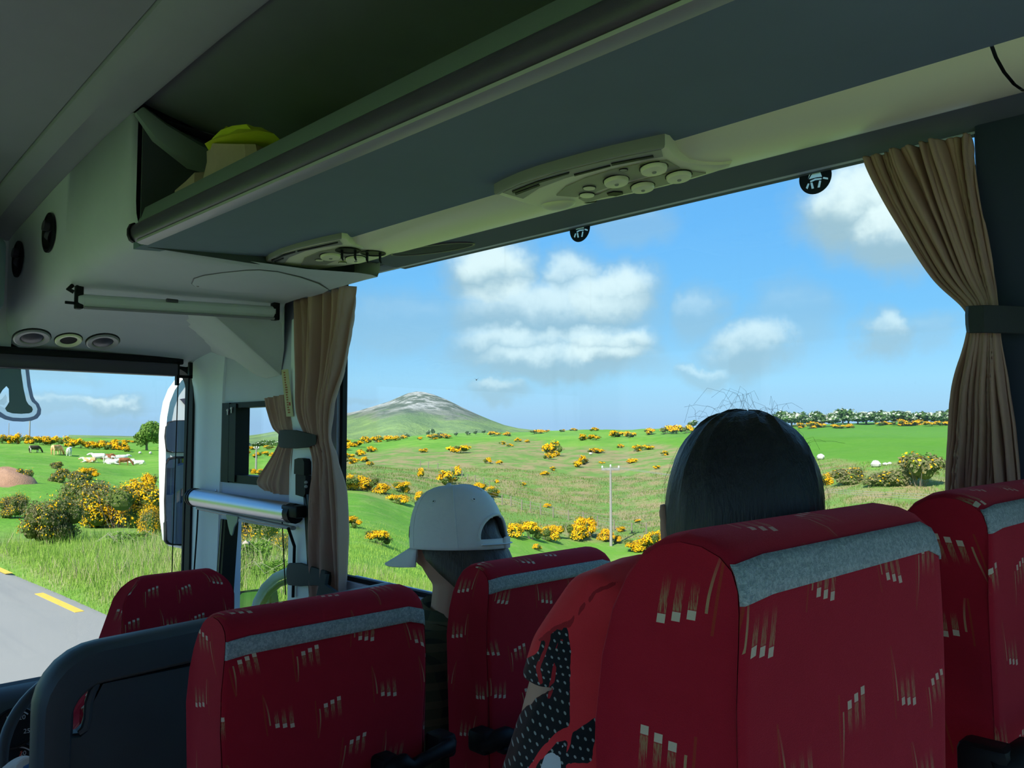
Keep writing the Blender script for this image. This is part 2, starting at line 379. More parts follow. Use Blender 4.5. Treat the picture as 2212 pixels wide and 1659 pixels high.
hgt = t.m('ADD', pz, t.m('MULTIPLY', t.m('SUBTRACT', n1, .5), 150.))
low = t.mix(t.ss(n1, .42, .6), (.13, .20, .085), (.19, .28, .095)); low = t.mix(t.m('MULTIPLY', t.ss(n3, .5, .65), .5), low, (.1, .16, .09))
heath = t.mix(t.ss(n2, .4, .6), (.085, .11, .08), (.165, .18, .14))
rock = t.mix(t.ss(n3, .35, .65), (.2, .215, .19), (.4, .4, .36))
c = t.mix(t.ss(hgt, 34., 66.), low, heath); c = t.mix(t.m('MULTIPLY', t.ss(hgt, 60., 95.), t.ss(n2, .46, .56)), c, rock)
c = t.mix(t.m('MULTIPLY', t.ss(hgt, 100., 125.), t.ss(n3, .58, .66)), c, (.58, .56, .5))
t.out(t.bsdf(c, .95, 0, .05, t.bump(n2, .8, 18.)))
mb = MB(); mb.grid(rows); mo = struct('mountain', mb, mm); mo['label'] = 'cone-topped grey mountain with green lower slopes on the horizon'

# ---------------------------------------------------------------- plants
def leafmat(name, c1, c2, tr=.35):
    m, t = newmat(name); oi = t.n('ShaderNodeObjectInfo'); geo = t.n('ShaderNodeNewGeometry')
    r = geo.outputs['Random Per Island']; c = t.mix(r, c1, c2); c = t.mix(t.m('MULTIPLY', oi.outputs['Random'], .35), c, tuple((a+b)/2*.8 for a, b in zip(c1, c2)))
    d = t.n('ShaderNodeBsdfDiffuse'); t.put(d.inputs[0], c); q = t.n('ShaderNodeBsdfTranslucent'); t.put(q.inputs[0], c)
    x = t.n('ShaderNodeMixShader'); x.inputs[0].default_value = tr; t.t.links.new(d.outputs[0], x.inputs[1]); t.t.links.new(q.outputs[0], x.inputs[2]); t.out(x.outputs[0])
    return m
M_FLOWER = leafmat('gorse_flower', (.78, .36, .01), (.92, .6, .02), .25)
M_GORSE = leafmat('gorse_green', (.07, .11, .02), (.17, .22, .06))
M_GORSE_DRY = leafmat('gorse_dry', (.2, .18, .09), (.27, .25, .12))
M_LEAF = leafmat('tree_leaf', (.09, .19, .03), (.23, .36, .08))
M_HAW = leafmat('hawthorn_leaf', (.05, .12, .04), (.13, .22, .07)); M_MAY = leafmat('may_blossom', (.5, .56, .42), (.72, .75, .62))
M_BRAM = leafmat('bramble_leaf', (.06, .14, .02), (.19, .33, .05)); M_BARK = pm('bark', (.16, .13, .1), .9, var=.3)
M_DEAD = pm('dead_wood', (.38, .33, .26), .9, var=.3, nscale=20)
def cards(pts, nrm, size, mi, mb, rng, aspect=1.):
    """small bent leaf pairs standing at pts"""
    n = len(pts); t1 = rng.normal(size=(n, 3)); t1 -= nrm*(t1*nrm).sum(1, keepdims=True)*.6; t1 /= np.linalg.norm(t1, axis=1, keepdims=True)+1e-9
    t2 = np.cross(nrm, t1); t2 /= np.linalg.norm(t2, axis=1, keepdims=True)+1e-9
    s = (size*rng.uniform(.6, 1.3, (n, 1)))
    v = np.stack([pts-t1*s, pts+t2*s*.55*aspect+nrm*s*.2, pts+t1*s, pts-t2*s*.55*aspect+nrm*s*.2], 1).reshape(-1, 3)
    b = len(mb.v); mb.v += v.tolist(); mb.f += [(b+4*i, b+4*i+1, b+4*i+2, b+4*i+3) for i in range(n)]; mb.mi += [mi]*n; mb.uv += [(0, 0)]*(4*n)
def raw(name, mb, mats):
    me = bpy.data.meshes.new(name); me.from_pydata(mb.v, [], mb.f)
    for m_ in mats: me.materials.append(m_)
    me.polygons.foreach_set('material_index', mb.mi); return me
def lumps(rng, n, spread=(.5, .5), zr=(.12, .74), rr=(.2, .36)):
    return [(rng.uniform(-1, 1)*spread[0], rng.uniform(-1, 1)*spread[1], rng.uniform(*zr), rng.uniform(*rr)) for _ in range(n)]
def shell(rng, L_, n, low=-.3, jit=.16):
    out = []; nn = []
    for _ in range(n):
        c = L_[rng.integers(len(L_))]; d = rng.normal(size=3); d /= np.linalg.norm(d); q = max(.55, rng.normal(1., jit))
        if d[2] < low: d[2] = -d[2]
        out.append((c[0]+d[0]*c[3]*q, c[1]+d[1]*c[3]*q, max(.02, c[2]+d[2]*c[3]*.9*q))); nn.append(d)
    return np.array(out), np.array(nn)
def gorse_mesh(seed, nflow, ngreen, size, dry=0., nl=8):
    rng = np.random.default_rng(seed); Lp = lumps(rng, nl); fm, gm2 = MB(), MB()
    for c in Lp: gm2.sphere((c[0], c[1], max(c[2], c[3]*.8)), c[3]*.66, 9, 6, 0)
    p_, n_ = shell(rng, Lp, ngreen); cards(p_-n_*rng.uniform(0, .12, (len(p_), 1)), n_, size*1.25, 0, gm2, rng)
    if dry: p_, n_ = shell(rng, Lp, int(ngreen*dry)); cards(p_, n_, size*1.2, 1, gm2, rng)
    favour = [c for c in Lp if rng.random() < .72] or Lp
    p_, n_ = shell(rng, favour, nflow, -.15); p_ += n_*rng.normal(.02, .05, (len(p_), 1)); cards(p_, n_, size, 0, fm, rng, 1.5)
    for _ in range(14):
        a = rng.uniform(0, 6.28); q = rng.uniform(.1, .5); gm2.tube([(q*cos(a)*.4, q*sin(a)*.4, 0), (q*cos(a), q*sin(a), .5), (q*1.3*cos(a), q*1.3*sin(a), .9)], [.012, .008, .003], 3, 2)
    return raw('foliage', gm2, [M_GORSE, M_GORSE_DRY, M_BARK]), raw('blossom', fm, [M_FLOWER])
G_FAR = [gorse_mesh(s, 420, 190, .085, .15) for s in range(4)]
G_MID = [gorse_mesh(20+s, 1500, 800, .05, .15, 12) for s in range(3)]
G_SPARSE = [gorse_mesh(40+s, 130, 1500, .05, .8, 12) for s in range(2)]
G_NEAR = [gorse_mesh(60+s, 5200, 6500, .024, .3, 20) for s in range(2)]
G_THIN = [gorse_mesh(80+s, 900, 6500, .024, .7, 20) for s in range(2)]
WHERE = {'hedge': ('yellow gorse bush in the hedge at the far end of the cattle field', 'gorse hedge behind the cattle'),
         'valley': ('yellow gorse bush on the hillside below the mountain, next to the front curtain', 'gorse on the slope under the mountain'),
         'slope': ('flowering gorse bush scattered on the rough brown slope across the valley', 'gorse on the rough slope'),
         'low': ('bright yellow gorse bush along the bottom of the slope near the wire fence', 'gorse along the valley bottom'),
         'crest': ('yellow gorse bush on the skyline crest of the far green field', 'gorse on the skyline'),
         'top': ('yellow gorse bush at the foot of the hawthorn row by the far green field', 'gorse under the hawthorns'),
         'cab': ('yellow gorse bush seen through the small driver side window', 'gorse seen through the cab window')}
def gorse(kind, px, py, wpx, hpx, where=None, label=None, group=None):
    loc = ground_at(px, py); dep = loc[0]*FV[0]+loc[1]*FV[1]+loc[2]*FV[2]
    W = wpx/FPX*dep; Hh = hpx/FPX*dep; fol, blo = random.choice(kind)
    if where: label, group = WHERE[where]
    e = thing('gorse_bush', label, 'bush', (loc[0], loc[1], loc[2]-.05*Hh), random.uniform(0, 6.28), group)
    e.scale = (W/1.5, W/1.5, Hh/1.02)
    for nm, m_ in (('foliage', fol), ('blossom', blo)):
        c = bpy.data.objects.new(nm, m_); C.objects.link(c); c.parent = e
    return e
rr = random.Random(3)
for k in range(17):                                                  # hedge behind the cattle
    px = -12+k*17; y = np.interp(px, [0, 90, 150, 250, 330], [957, 959, 964, 972, 975]); gorse(G_FAR, px, y+1, rr.uniform(24, 32), rr.uniform(17, 24), 'hedge')
gorse(G_FAR, 273, 976, 18, 16, None, 'small round gorse bush standing alone in front of the field hedge')
for px, py, w_ in ((252, 956, 20), (272, 956, 22), (289, 957, 16)): gorse(G_FAR, px, py, w_, 6, 'hedge')
V = [(725, 985, 30), (742, 972, 26), (752, 990, 24), (768, 966, 28), (775, 985, 26), (790, 958, 28), (800, 978, 24), (815, 956, 26), (838, 953, 24), (856, 952, 20), (728, 1003, 26), (760, 1003, 26), (785, 998, 20), (870, 948, 16), (745, 958, 22), (722, 962, 24), (800, 1006, 18)]
for px, py, w_ in V: gorse(G_FAR, px, py, w_*1.15, w_*.55, 'valley')
for px, py, w_, h_ in ((935, 950, 30, 10), (960, 948, 28, 9), (906, 950, 12, 6), (1070, 942, 28, 9), (1098, 942, 22, 8), (1158, 937, 30, 8), (1250, 952, 1, 1), (1405, 940, 24, 12), (1330, 944, 30, 14), (1360, 945, 26, 13), (1440, 938, 30, 18), (1462, 937, 32, 17), (1484, 936, 24, 17), (1262, 951, 26, 12), (1285, 950, 26, 11), (1240, 931, 18, 5), (1285, 931, 20, 7), (1120, 955, 14, 9), (1180, 934, 14, 5), (1215, 933, 12, 5)):
    if w_ > 2: gorse(G_FAR, px, py, w_*1.1, h_*1.15, 'crest')
for px, py, w_, h_ in ((992, 978, 44, 16), (915, 977, 18, 9), (1195, 987, 40, 28), (1185, 992, 26, 12), (1262, 1003, 24, 16), (1250, 1010, 22, 12), (1052, 1003, 16, 13), (1079, 1004, 14, 8), (1178, 1027, 18, 9), (1193, 1018, 14, 8), (1364, 1001, 26, 10), (1285, 978, 36, 9), (1376, 975, 24, 12), (1400, 972, 22, 10), (1340, 968, 16, 8), (1435, 985, 18, 9), (909, 1034, 14, 22), (970, 1046, 50, 26), (985, 1030, 24, 20), (1085, 960, 14, 6), (1100, 965, 14, 6), (1140, 957, 12, 6), (1130, 1049, 12, 6), (1072, 1045, 12, 8), (1300, 1003, 12, 6), (1419, 1013, 14, 8)):
    gorse(G_FAR, px, py, w_*1.15, h_*1.15, 'slope')
for px, py, w_, h_ in ((757, 1060, 44, 30), (796, 1060, 44, 28), (828, 1066, 40, 24), (862, 1062, 34, 20), (880, 1066, 18, 16), (866, 1091, 44, 21), (908, 1085, 28, 24), (1040, 1062, 30, 20), (1062, 1075, 34, 20), (1185, 1097, 20, 10), (1110, 1160, 46, 32), (1145, 1164, 50, 36), (1180, 1168, 44, 32), (1205, 1164, 28, 26), (1240, 1164, 46, 36), (1272, 1160, 42, 40), (1312, 1168, 36, 28), (1334, 1174, 22, 16), (1372, 1192, 46, 24), (1405, 1190, 50, 38), (1425, 1186, 36, 34), (1160, 1189, 22, 14), (763, 1140, 34, 24), (1342, 1150, 20, 10), (1375, 1130, 14, 8)):
    gorse(G_MID, px, py, w_*1.15, h_*1.15, 'low')
gorse(G_MID, 818, 1176, 56, 34, None, 'wide half-dry gorse bush on the near grass beside the white cap', None)
for px, w_ in ((1726, 26), (1752, 28), (1772, 18), (1810, 26), (1836, 18), (1908, 26), (1945, 26), (1965, 28), (1985, 26), (2010, 24), (2035, 24), (2056, 24)):
    gorse(G_FAR, px, 925 if px < 1850 else 920, w_*1.2, rr.uniform(9, 14), 'top')
gorse(G_SPARSE, 1985, 1052, 118, 78, None, 'large dry gorse thicket with few flowers below the far green field', None)
gorse(G_MID, 1782, 1050, 34, 28, None, 'yellow gorse bush beside the dark-haired passenger head', None)
gorse(G_SPARSE, 1835, 1045, 90, 40, None, 'brown scrubby gorse clump below the boulders on the far slope', None)
gorse(G_SPARSE, 1905, 1050, 80, 36, 'slope')
for px, py, w_, h_ in ((512, 1025, 26, 26), (527, 1026, 22, 16), (545, 1024, 16, 12), (561, 1028, 22, 16), (535, 982, 18, 10), (555, 989, 18, 12), (573, 985, 16, 10), (588, 986, 16, 10), (520, 972, 24, 7), (548, 971, 22, 6), (580, 970, 24, 7), (600, 1000, 20, 12)):
    gorse(G_MID, px, py, w_*1.1, h_*1.1, 'cab')
for kind, px, py, w_, h_, lb in ((G_SPARSE, 48, 1043, 50, 36, 'dark green gorse bush beside the brown soil mound'), (G_SPARSE, 122, 1012, 30, 17, 'small dark gorse tuft standing in the cattle field'), (G_SPARSE, 128, 1042, 46, 36, 'olive gorse bush below the small dark tuft in the field'),
                                 (G_SPARSE, 168, 1044, 50, 30, 'pale sparse gorse bush between the olive bush and the yellow one'), (G_MID, 195, 1036, 42, 28, 'yellow-topped gorse bush in front of the lying cattle'),
                                 (G_MID, 325, 1062, 40, 48, 'tall yellow gorse bush beside the white mirror housing'), (G_MID, 290, 1043, 20, 8, 'low yellow gorse tuft in the pasture behind the roadside bushes')):
    gorse(kind, px, py, w_, h_, None, lb)
for kind, px, py, w_, h_, lb in ((G_NEAR, 255, 1140, 150, 98, 'big gorse bush thick with yellow flowers on the roadside bank'), (G_THIN, 190, 1130, 120, 105, 'leggy gorse bush with scattered yellow flowers left of the thick one'),
                                 (G_THIN, 110, 1175, 120, 110, 'twiggy half-bare gorse bush nearest the road edge'), (G_NEAR, 332, 1172, 60, 80, 'yellow gorse bush low on the bank under the white mirror'), (G_THIN, 30, 1120, 60, 55, 'thin gorse bush with a few flowers at the verge, farthest up the road'),
                                 (G_THIN, 300, 1130, 110, 80, 'green-brown gorse bush behind the thick yellow bush on the bank'), (G_THIN, 560, 1180, 110, 85, 'yellow-dotted gorse bush behind the dead stump, through the lower cab window'),
                                 (G_THIN, 620, 1215, 80, 66, 'yellow-dotted gorse bush behind the pillar of the lower cab window'), (G_NEAR, 775, 1290, 90, 40, 'low yellow gorse by the foot of the brown front curtain')):
    gorse(kind, px, py, w_, h_, None, lb)
# brambles under the bank
def bramble_mesh(seed):
    rng = np.random.default_rng(seed); Lp = lumps(rng, 12, (.6, .6), (.15, .5), (.18, .34)); mb = MB()
    for c in Lp: mb.sphere((c[0], c[1], c[2]*.7), c[3]*.7, 8, 5, 0)
    p_, n_ = shell(rng, Lp, 1500, -.1); cards(p_, n_*.3+np.array([0, 0, .7]), .05, 0, mb, rng, 1.7)
    for _ in range(20):
        a = rng.uniform(0, 6.28); b = a+rng.uniform(-1, 1); mb.tube([(.3*cos(a), .3*sin(a), .2), (.7*cos(a), .7*sin(a), .75), (1.*cos(b), 1.*sin(b), .45)], [.006, .005, .003], 3, 1)
    return raw('bramble', mb, [M_BRAM, M_DEAD])
BR = [bramble_mesh(1), bramble_mesh(2)]
for px, py, w_, h_, lb in ((540, 1225, 120, 60, 'leafy green bramble thicket under the dead stump'), (600, 1255, 130, 50, 'bramble thicket with pale dead stems behind the roll-down blind'), (280, 1190, 110, 42, 'bramble patch at the foot of the thick yellow gorse'), (300, 1240, 70, 30, 'small light green bramble on the grass bank above the driver headrest')):
    loc = ground_at(px, py); dep = Vector(loc).dot(Vector(FV)); W = w_/FPX*dep
    o = bpy.data.objects.new('bramble_bush', random.choice(BR)); C.objects.link(o); o.location = loc; o.scale = (W/1.7, W/1.7, h_/FPX*dep/.8); tag(o, lb, 'bush')
# dead stump
loc = Vector(ground_at(505, 1225)); dep = loc.dot(Vector(FV)); u = dep/FPX
st = MB(); rt = Vector(RV); st.tube([loc, loc+rt*14*u+Vector((0, 0, 22*u)), loc+rt*22*u+Vector((0, 0, 44*u)), loc+rt*30*u+Vector((0, 0, 54*u))], [.11, .1, .085, .05], 9)
st.tube([loc+rt*14*u+Vector((0, 0, 22*u)), loc+rt*30*u+Vector((0, 0, 38*u)), loc+rt*44*u+Vector((0, 0, 30*u))], [.06, .04, .02], 6)
tag(ob('tree_stump', st, M_DEAD), 'bleached dead tree stump in the roadside brambles', 'stump')

# trees
def tree_mesh(seed, n, size, mats, crown=(.5, .5, .42), zc=.62, blossom=0, trunk=.05):
    rng = np.random.default_rng(seed); tr, cr_ = MB(), MB()
    tr.tube([(0, 0, -.02), (.01, 0, .15), (0, .01, .35), (0, 0, .6)], [trunk, trunk*.8, trunk*.7, trunk*.3], 7)
    Lp = []
    for k in range(16):
        d = rng.normal(size=3); d /= np.linalg.norm(d); q = rng.uniform(.35, .78); c = (d[0]*crown[0]*q, d[1]*crown[1]*q, zc+d[2]*crown[2]*q, rng.uniform(.13, .22)); Lp.append(c)
        tr.tube([(0, 0, .25+.1*rng.random()), (c[0]*.5, c[1]*.5, (c[2]+.3)/2), c[:3]], [trunk*.4, trunk*.25, trunk*.1], 4)
        cr_.sphere(c[:3], c[3]*.6, 8, 6, 0)
    p_, n_ = shell(rng, Lp, n, -.9); cards(p_, n_, size, 0, cr_, rng, 1.4)
    if blossom: p_, n_ = shell(rng, Lp, blossom, -.1); cards(p_+n_*.02, n_, size, 1, cr_, rng, 1.4)
    return raw('trunk', tr, [M_BARK]), raw('crown', cr_, mats)
def tree(meshes, px, py, wpx, hpx, label, group=None, name='tree', rz=None):
    loc = ground_at(px, py); dep = Vector(loc).dot(Vector(FV)); e = thing(name, label, 'tree', loc, rr.uniform(0, 6.28), group)
    e.scale = (wpx/FPX*dep/.98, wpx/FPX*dep/.98, hpx/FPX*dep/1.06)
    for nm, m_ in (('trunk', meshes[0]), ('crown', meshes[1])):
        c = bpy.data.objects.new(nm, m_); C.objects.link(c); c.parent = e
T1 = tree_mesh(5, 2600, .05, [M_LEAF]); TH = [tree_mesh(11+s, 500, .08, [M_HAW, M_MAY], zc=.5, crown=(.5, .5, .4), blossom=b) for s, b in ((0, 300), (1, 60), (2, 160))]
tree(T1, 317, 973, 58, 62, 'round light green tree standing alone at the edge of the cattle field')
tree(T1, 345, 970, 40, 44, 'tree half hidden by the white mirror housing')
for k in range(21):
    px = 1688+k*18.5+rr.uniform(-4, 4); tree(rr.choice(TH), px, 921 if px < 1800 else 917, rr.uniform(34, 48), rr.uniform(27, 38), 'hawthorn tree with white may blossom in the row on the skyline', 'hawthorn row along the far field', 'hawthorn_tree')
tree(TH[1], 1497, 921, 22, 18, 'single small dark tree on the skyline beside the black-haired head')
tree(TH[1], 1213, 934, 12, 6, 'tiny dark bush-like tree alone on the bare skyline')
for px, py, w_, h_ in ((935, 940, 10, 14), (925, 942, 9, 12), (1027, 941, 9, 11), (1010, 941, 12, 9), (1045, 939, 9, 9), (950, 943, 14, 8), (985, 942, 9, 8), (880, 946, 12, 8)):
    tree(TH[1], px, py, w_, h_*1.2, 'small dark tree on the crest under the grey mountain', 'small trees under the mountain')
for px, py, w_, h_ in ((556, 968, 20, 12), (570, 968, 18, 15), (588, 967, 22, 13), (605, 968, 24, 16), (520, 962, 16, 8)):
    tree(TH[1], px, py, w_*1.2, h_*1.3, 'dark tree beside the pale farmhouse seen through the cab window', 'trees by the farmhouse')
# farmhouse
loc = Vector(ground_at(529, 966)); dep = loc.dot(Vector(FV)); u = dep/FPX; hs = thing('farmhouse', 'small pale farmhouse far off, seen through the upper cab window', 'house', loc, -YAW)
M_WALLW = pm('limewash', (.75, .72, .6), .9); M_SLATE = pm('slate', (.2, .22, .24), .8)
mb = MB(); mb.rbox((-9*u, -2, 0), (9*u, 2, 5*u), .02); o_ = ob('wall', mb, M_WALLW, hs, base=(0, 0, 0)); 
for o2 in (o_,):
    for v_ in o2.data.vertices: v_.co += loc
mb = MB(); mb.loft([[(-9.5*u, -2.4, 4.6*u), (-9.5*u, 2.4, 4.6*u), (-9.5*u, 0, 8*u)], [(9.5*u, -2.4, 4.6*u), (9.5*u, 2.4, 4.6*u), (9.5*u, 0, 8*u)]]); o_ = ob('roof', mb, M_SLATE, hs)
for v_ in o_.data.vertices: v_.co += loc

# verge grass, field tufts
def blades(name, az0, az1, r0, r1, n, h0, h1, wd, label, mats, side_only=True, lean=.25, prob=None):
    a = RNG.uniform(az0, az1, n); r = np.sqrt(RNG.uniform(r0**2, r1**2, n)); x = r*np.sin(np.radians(a)); y = r*np.cos(np.radians(a))
    if side_only: k = x > road_edge_x(y)+.03+.25*RNG.random(n)**2; a, r, x, y = a[k], r[k], x[k], y[k]
    cl = np.sin(x*2.1+1.7*np.sin(y*1.3))*np.sin(y*2.7+x)+np.sin(x*.7)*np.sin(y*.6+2)
    zq = H(a, r); qx, qy, _ = pj(x, y, zq)
    if not side_only:
        k = (np.interp(qx, [680, 1100, 1500, 1900, 2100], [985, 952, 968, 1000, 1003]) < qy) & (qy < np.interp(qx, [680, 900, 1050, 1300, 1420, 1700, 2100], [1035, 1090, 1135, 1170, 1185, 1130, 1120])); a, r, x, y, cl = a[k], r[k], x[k], y[k], cl[k]
    else:
        k = RNG.random(len(x)) < np.clip((r1-r)/(r1*.45), .02, 1); a, r, x, y, cl = a[k], r[k], x[k], y[k], cl[k]
    h = RNG.uniform(h0, h1, len(x))*(1+.35*cl); h *= np.clip((x-road_edge_x(y))/.9, .25, 1)
    z = H(a, r); th = RNG.uniform(0, 6.28, len(x)); ln = RNG.normal(0, lean, (len(x), 2))*h[:, None]
    b0 = np.stack([x-wd*np.cos(th), y-wd*np.sin(th), z-.03], 1); b1 = np.stack([x+wd*np.cos(th), y+wd*np.sin(th), z-.03], 1); tp = np.stack([x+ln[:, 0], y+ln[:, 1], z+h], 1)
    v = np.stack([b0, b1, tp], 1).reshape(-1, 3); n = len(x); f = np.arange(3*n).reshape(n, 3)
    me = bpy.data.meshes.new(name); me.from_pydata(v.tolist(), [], f.tolist())
    for m_ in mats: me.materials.append(m_)
    mi = (RNG.random(n) < np.clip(.12+.22*cl, 0, .6)).astype(int) if len(mats) > 1 else np.zeros(n, int); me.polygons.foreach_set('material_index', mi.tolist())
    o = bpy.data.objects.new(name, me); C.objects.link(o); tag(o, label, 'grass', kind='stuff')
M_BLADE = leafmat('grass_blade', (.2, .37, .05), (.42, .58, .12), .4); M_STRAW = leafmat('straw_blade', (.42, .36, .2), (.55, .5, .3), .3)
blades('verge_grass', 6, 26, 8.5, 24, 110000, .16, .42, .008, 'tall wild grass on the roadside bank', [M_BLADE, M_STRAW])
blades('verge_grass', 26, 60, 9, 26, 90000, .14, .36, .009, 'long meadow grass falling away below the passenger window', [M_BLADE, M_STRAW])
blades('meadow_grass', 26, 64, 18, 60, 120000, .06, .17, .012, 'short meadow grass on the near pasture slope', [M_BLADE])
blades('rough_grass', 30, 80, 45, 150, 60000, .12, .34, .05, 'tussocky grass on the slope across the valley', [leafmat('tussock_blade', (.10, .18, .03), (.24, .30, .08), .35), leafmat('tussock_straw', (.26, .2, .1), (.38, .33, .19), .3)], False)

# utility poles
def pole(px, py, hpx, label, arm=True, thin=1.):
    loc = Vector(ground_at(px, py)); dep = loc.dot(Vector(FV)); h = hpx/FPX*dep; e = thing('utility_pole', label, 'pole', loc, -YAW)
    B = dict(base=None); mb = MB(); o_ = []
    mb.tube([(0, 0, -.3), (0, 0, h*.5), (0, 0, h)], [.15*thin, .13*thin, .1*thin], 8); o_.append(('shaft', mb, M_POLE))
    if arm:
        mb = MB(); mb.rbox((-h*.115, -.07, h*.955), (h*.115, .07, h*.985), .01); o_.append(('crossarm', mb, M_POLE))
        for s in (-.105, 0, .105):
            mb = MB(); mb.lathe([(.03, 0), (.09, .05), (.07, .12), (.09, .17), (.04, .24)], Matrix.Translation((h*s, 0, h*.985 if s else h)), 8); o_.append(('insulator', mb, M_PORC))
    for nm, mb, m_ in o_:
        mb.v = [tuple(Vector(q)+loc) for q in mb.v]; ob(nm, mb, m_, e)
    return e, loc, h
M_POLE = pm('weathered_pole', (.27, .255, .235), .9, var=.2); M_PORC = pm('porcelain', (.75, .75, .75), .3)
_, PL, PH = pole(1320, 1180, 170, 'grey wooden utility pole with crossarm in the valley beyond the fence')
pole(553, 1014, 46, 'distant utility pole seen through the upper cab window')
pole(63, 958, 50, 'bare dark pole behind the gorse hedge, nearer the hedge end of the two', False)
pole(18, 958, 44, 'faint bare pole behind the gorse hedge near the windscreen lettering', False, .5)
pole(738, 1065, 70, 'thin pole half hidden behind the front curtain edge', False)
wm = pm('wire', (.25, .25, .25), .5)
far = Vector(ground_at(2500, 1000)); far.z += 6
for k, s in enumerate((-.105, 0, .105)):
    a = PL+Vector((RV[0]*PH*s, RV[1]*PH*s, PH)); b = Vector(P(2240, 1078+8*k, D=52)); mid = (a+b)/2-Vector((0, 0, .5))
    mb = MB(); mb.tube([a, (a*.75+b*.25)-Vector((0, 0, .35)), mid, (a*.25+b*.75)-Vector((0, 0, .35)), b], .012, 4); tag(ob('overhead_wire', mb, wm), ('thin overhead wire from the crossarm end nearer the front curtain', 'thin overhead wire from the middle of the crossarm', 'thin overhead wire from the crossarm end nearer the rear curtain')[k], 'wire', 'wires from the utility pole')
# wire fence
fe = thing('wire_fence', 'old wire fence on grey posts running down the rough slope', 'fence')
FP = [(1043, 1030), (1050, 1080), (1085, 1091), (1104, 1096), (1127, 1103), (1146, 1106), (1168, 1112), (1195, 1118), (1228, 1125), (1260, 1131), (1291, 1138), (1327, 1146), (1365, 1153), (1396, 1154)]
FQ = [(908, 1010), (925, 1012), (946, 1016), (975, 1024), (998, 1034), (1010, 1040), (1026, 1045), (1045, 1052), (1058, 1056)]
M_POST = pm('fence_post', (.2, .17, .13), .95)
for path in (FP[1:], FQ):
    tops = []
    for px, py in path:
        q = Vector(ground_at(px, py)); mb = MB(); hh = rr.uniform(1.0, 1.35); mb.tube([q-Vector((0, 0, .3)), q+Vector((rr.uniform(-.05, .05), 0, hh))], [.09, .075], 6); ob('post', mb, M_POST, fe); tops.append(q+Vector((0, 0, hh)))
    for dz in (.12, .45, .8):
        mb = MB(); mb.tube([q-Vector((0, 0, dz)) for q in tops], .01, 3); ob('wire', mb, wm, fe)
# boulders and soil mound
M_ROCK = pm('granite', (.5, .48, .44), .9, var=.25, nscale=3, bscale=20, bstr=.5, bdist=.05)
def boulder(px, py, wpx, hpx, label):
    q = Vector(ground_at(px, py)); dep = q.dot(Vector(FV)); r = wpx/FPX*dep/2; h = hpx/FPX*dep; mb = MB(); rg = random.Random(px)
    rings = []
    for i in range(7):
        ph = i/6*pi; rings.append([q+Vector((r*(sin(ph)+.02)*cos(a)*rg.uniform(.8, 1.1), r*(sin(ph)+.02)*sin(a)*rg.uniform(.8, 1.1), h*(.42-.55*cos(ph))*rg.uniform(.93, 1.05))) for a in [j*2*pi/9 for j in range(9)]])
    mb.loft(rings); tag(ob('boulder', mb, M_ROCK, base=tuple(q), angle=20), label, 'boulder')
boulder(1773, 993, 17, 12, 'grey boulder at the bottom edge of the far green field, right beside the black hair'); boulder(1892, 1010, 20, 15, 'largest grey boulder below the far green field'); boulder(1912, 1005, 12, 6, 'flat boulder just past the largest one'); boulder(1922, 1004, 10, 6, 'small boulder at the end of the three-stone row')
boulder(302, 980, 7, 5, 'pale stone at the field edge under the round tree'); boulder(325, 981, 6, 6, 'small pale stone past the tree trunk'); boulder(1276, 982, 8, 5, 'white stone among gorse on the rough slope')
for i, (px, py) in enumerate(((1255, 1120), (1320, 1128), (1345, 1135), (1243, 1118), (1370, 1160), (1100, 1092))): boulder(px, py, 12, 6, 'grey field stone lying along the wire fence') if 0 else None
q = Vector(ground_at(8, 1044)); mb = MB(); dep = q.dot(Vector(FV)); u = dep/FPX
mb.loft([[q+Vector((RV[0]*a*u+.9*cos(b)*w_, RV[1]*a*u+.9*sin(b)*w_, h_*u*(1+.1*sin(b*3)))) for b in [j*2*pi/14 for j in range(14)] for a in (0,)] for w_, h_ in ((1.9, -3), (1.7, 8), (1.3, 19), (.8, 26), (.1, 30))])
tag(ob('soil_mound', mb, pm('bare_soil', (.36, .2, .12), .95, var=.3, nscale=3, bscale=15, bstr=.5, bdist=.05)), 'heap of bare brown soil at the field edge by the road', 'soil heap')

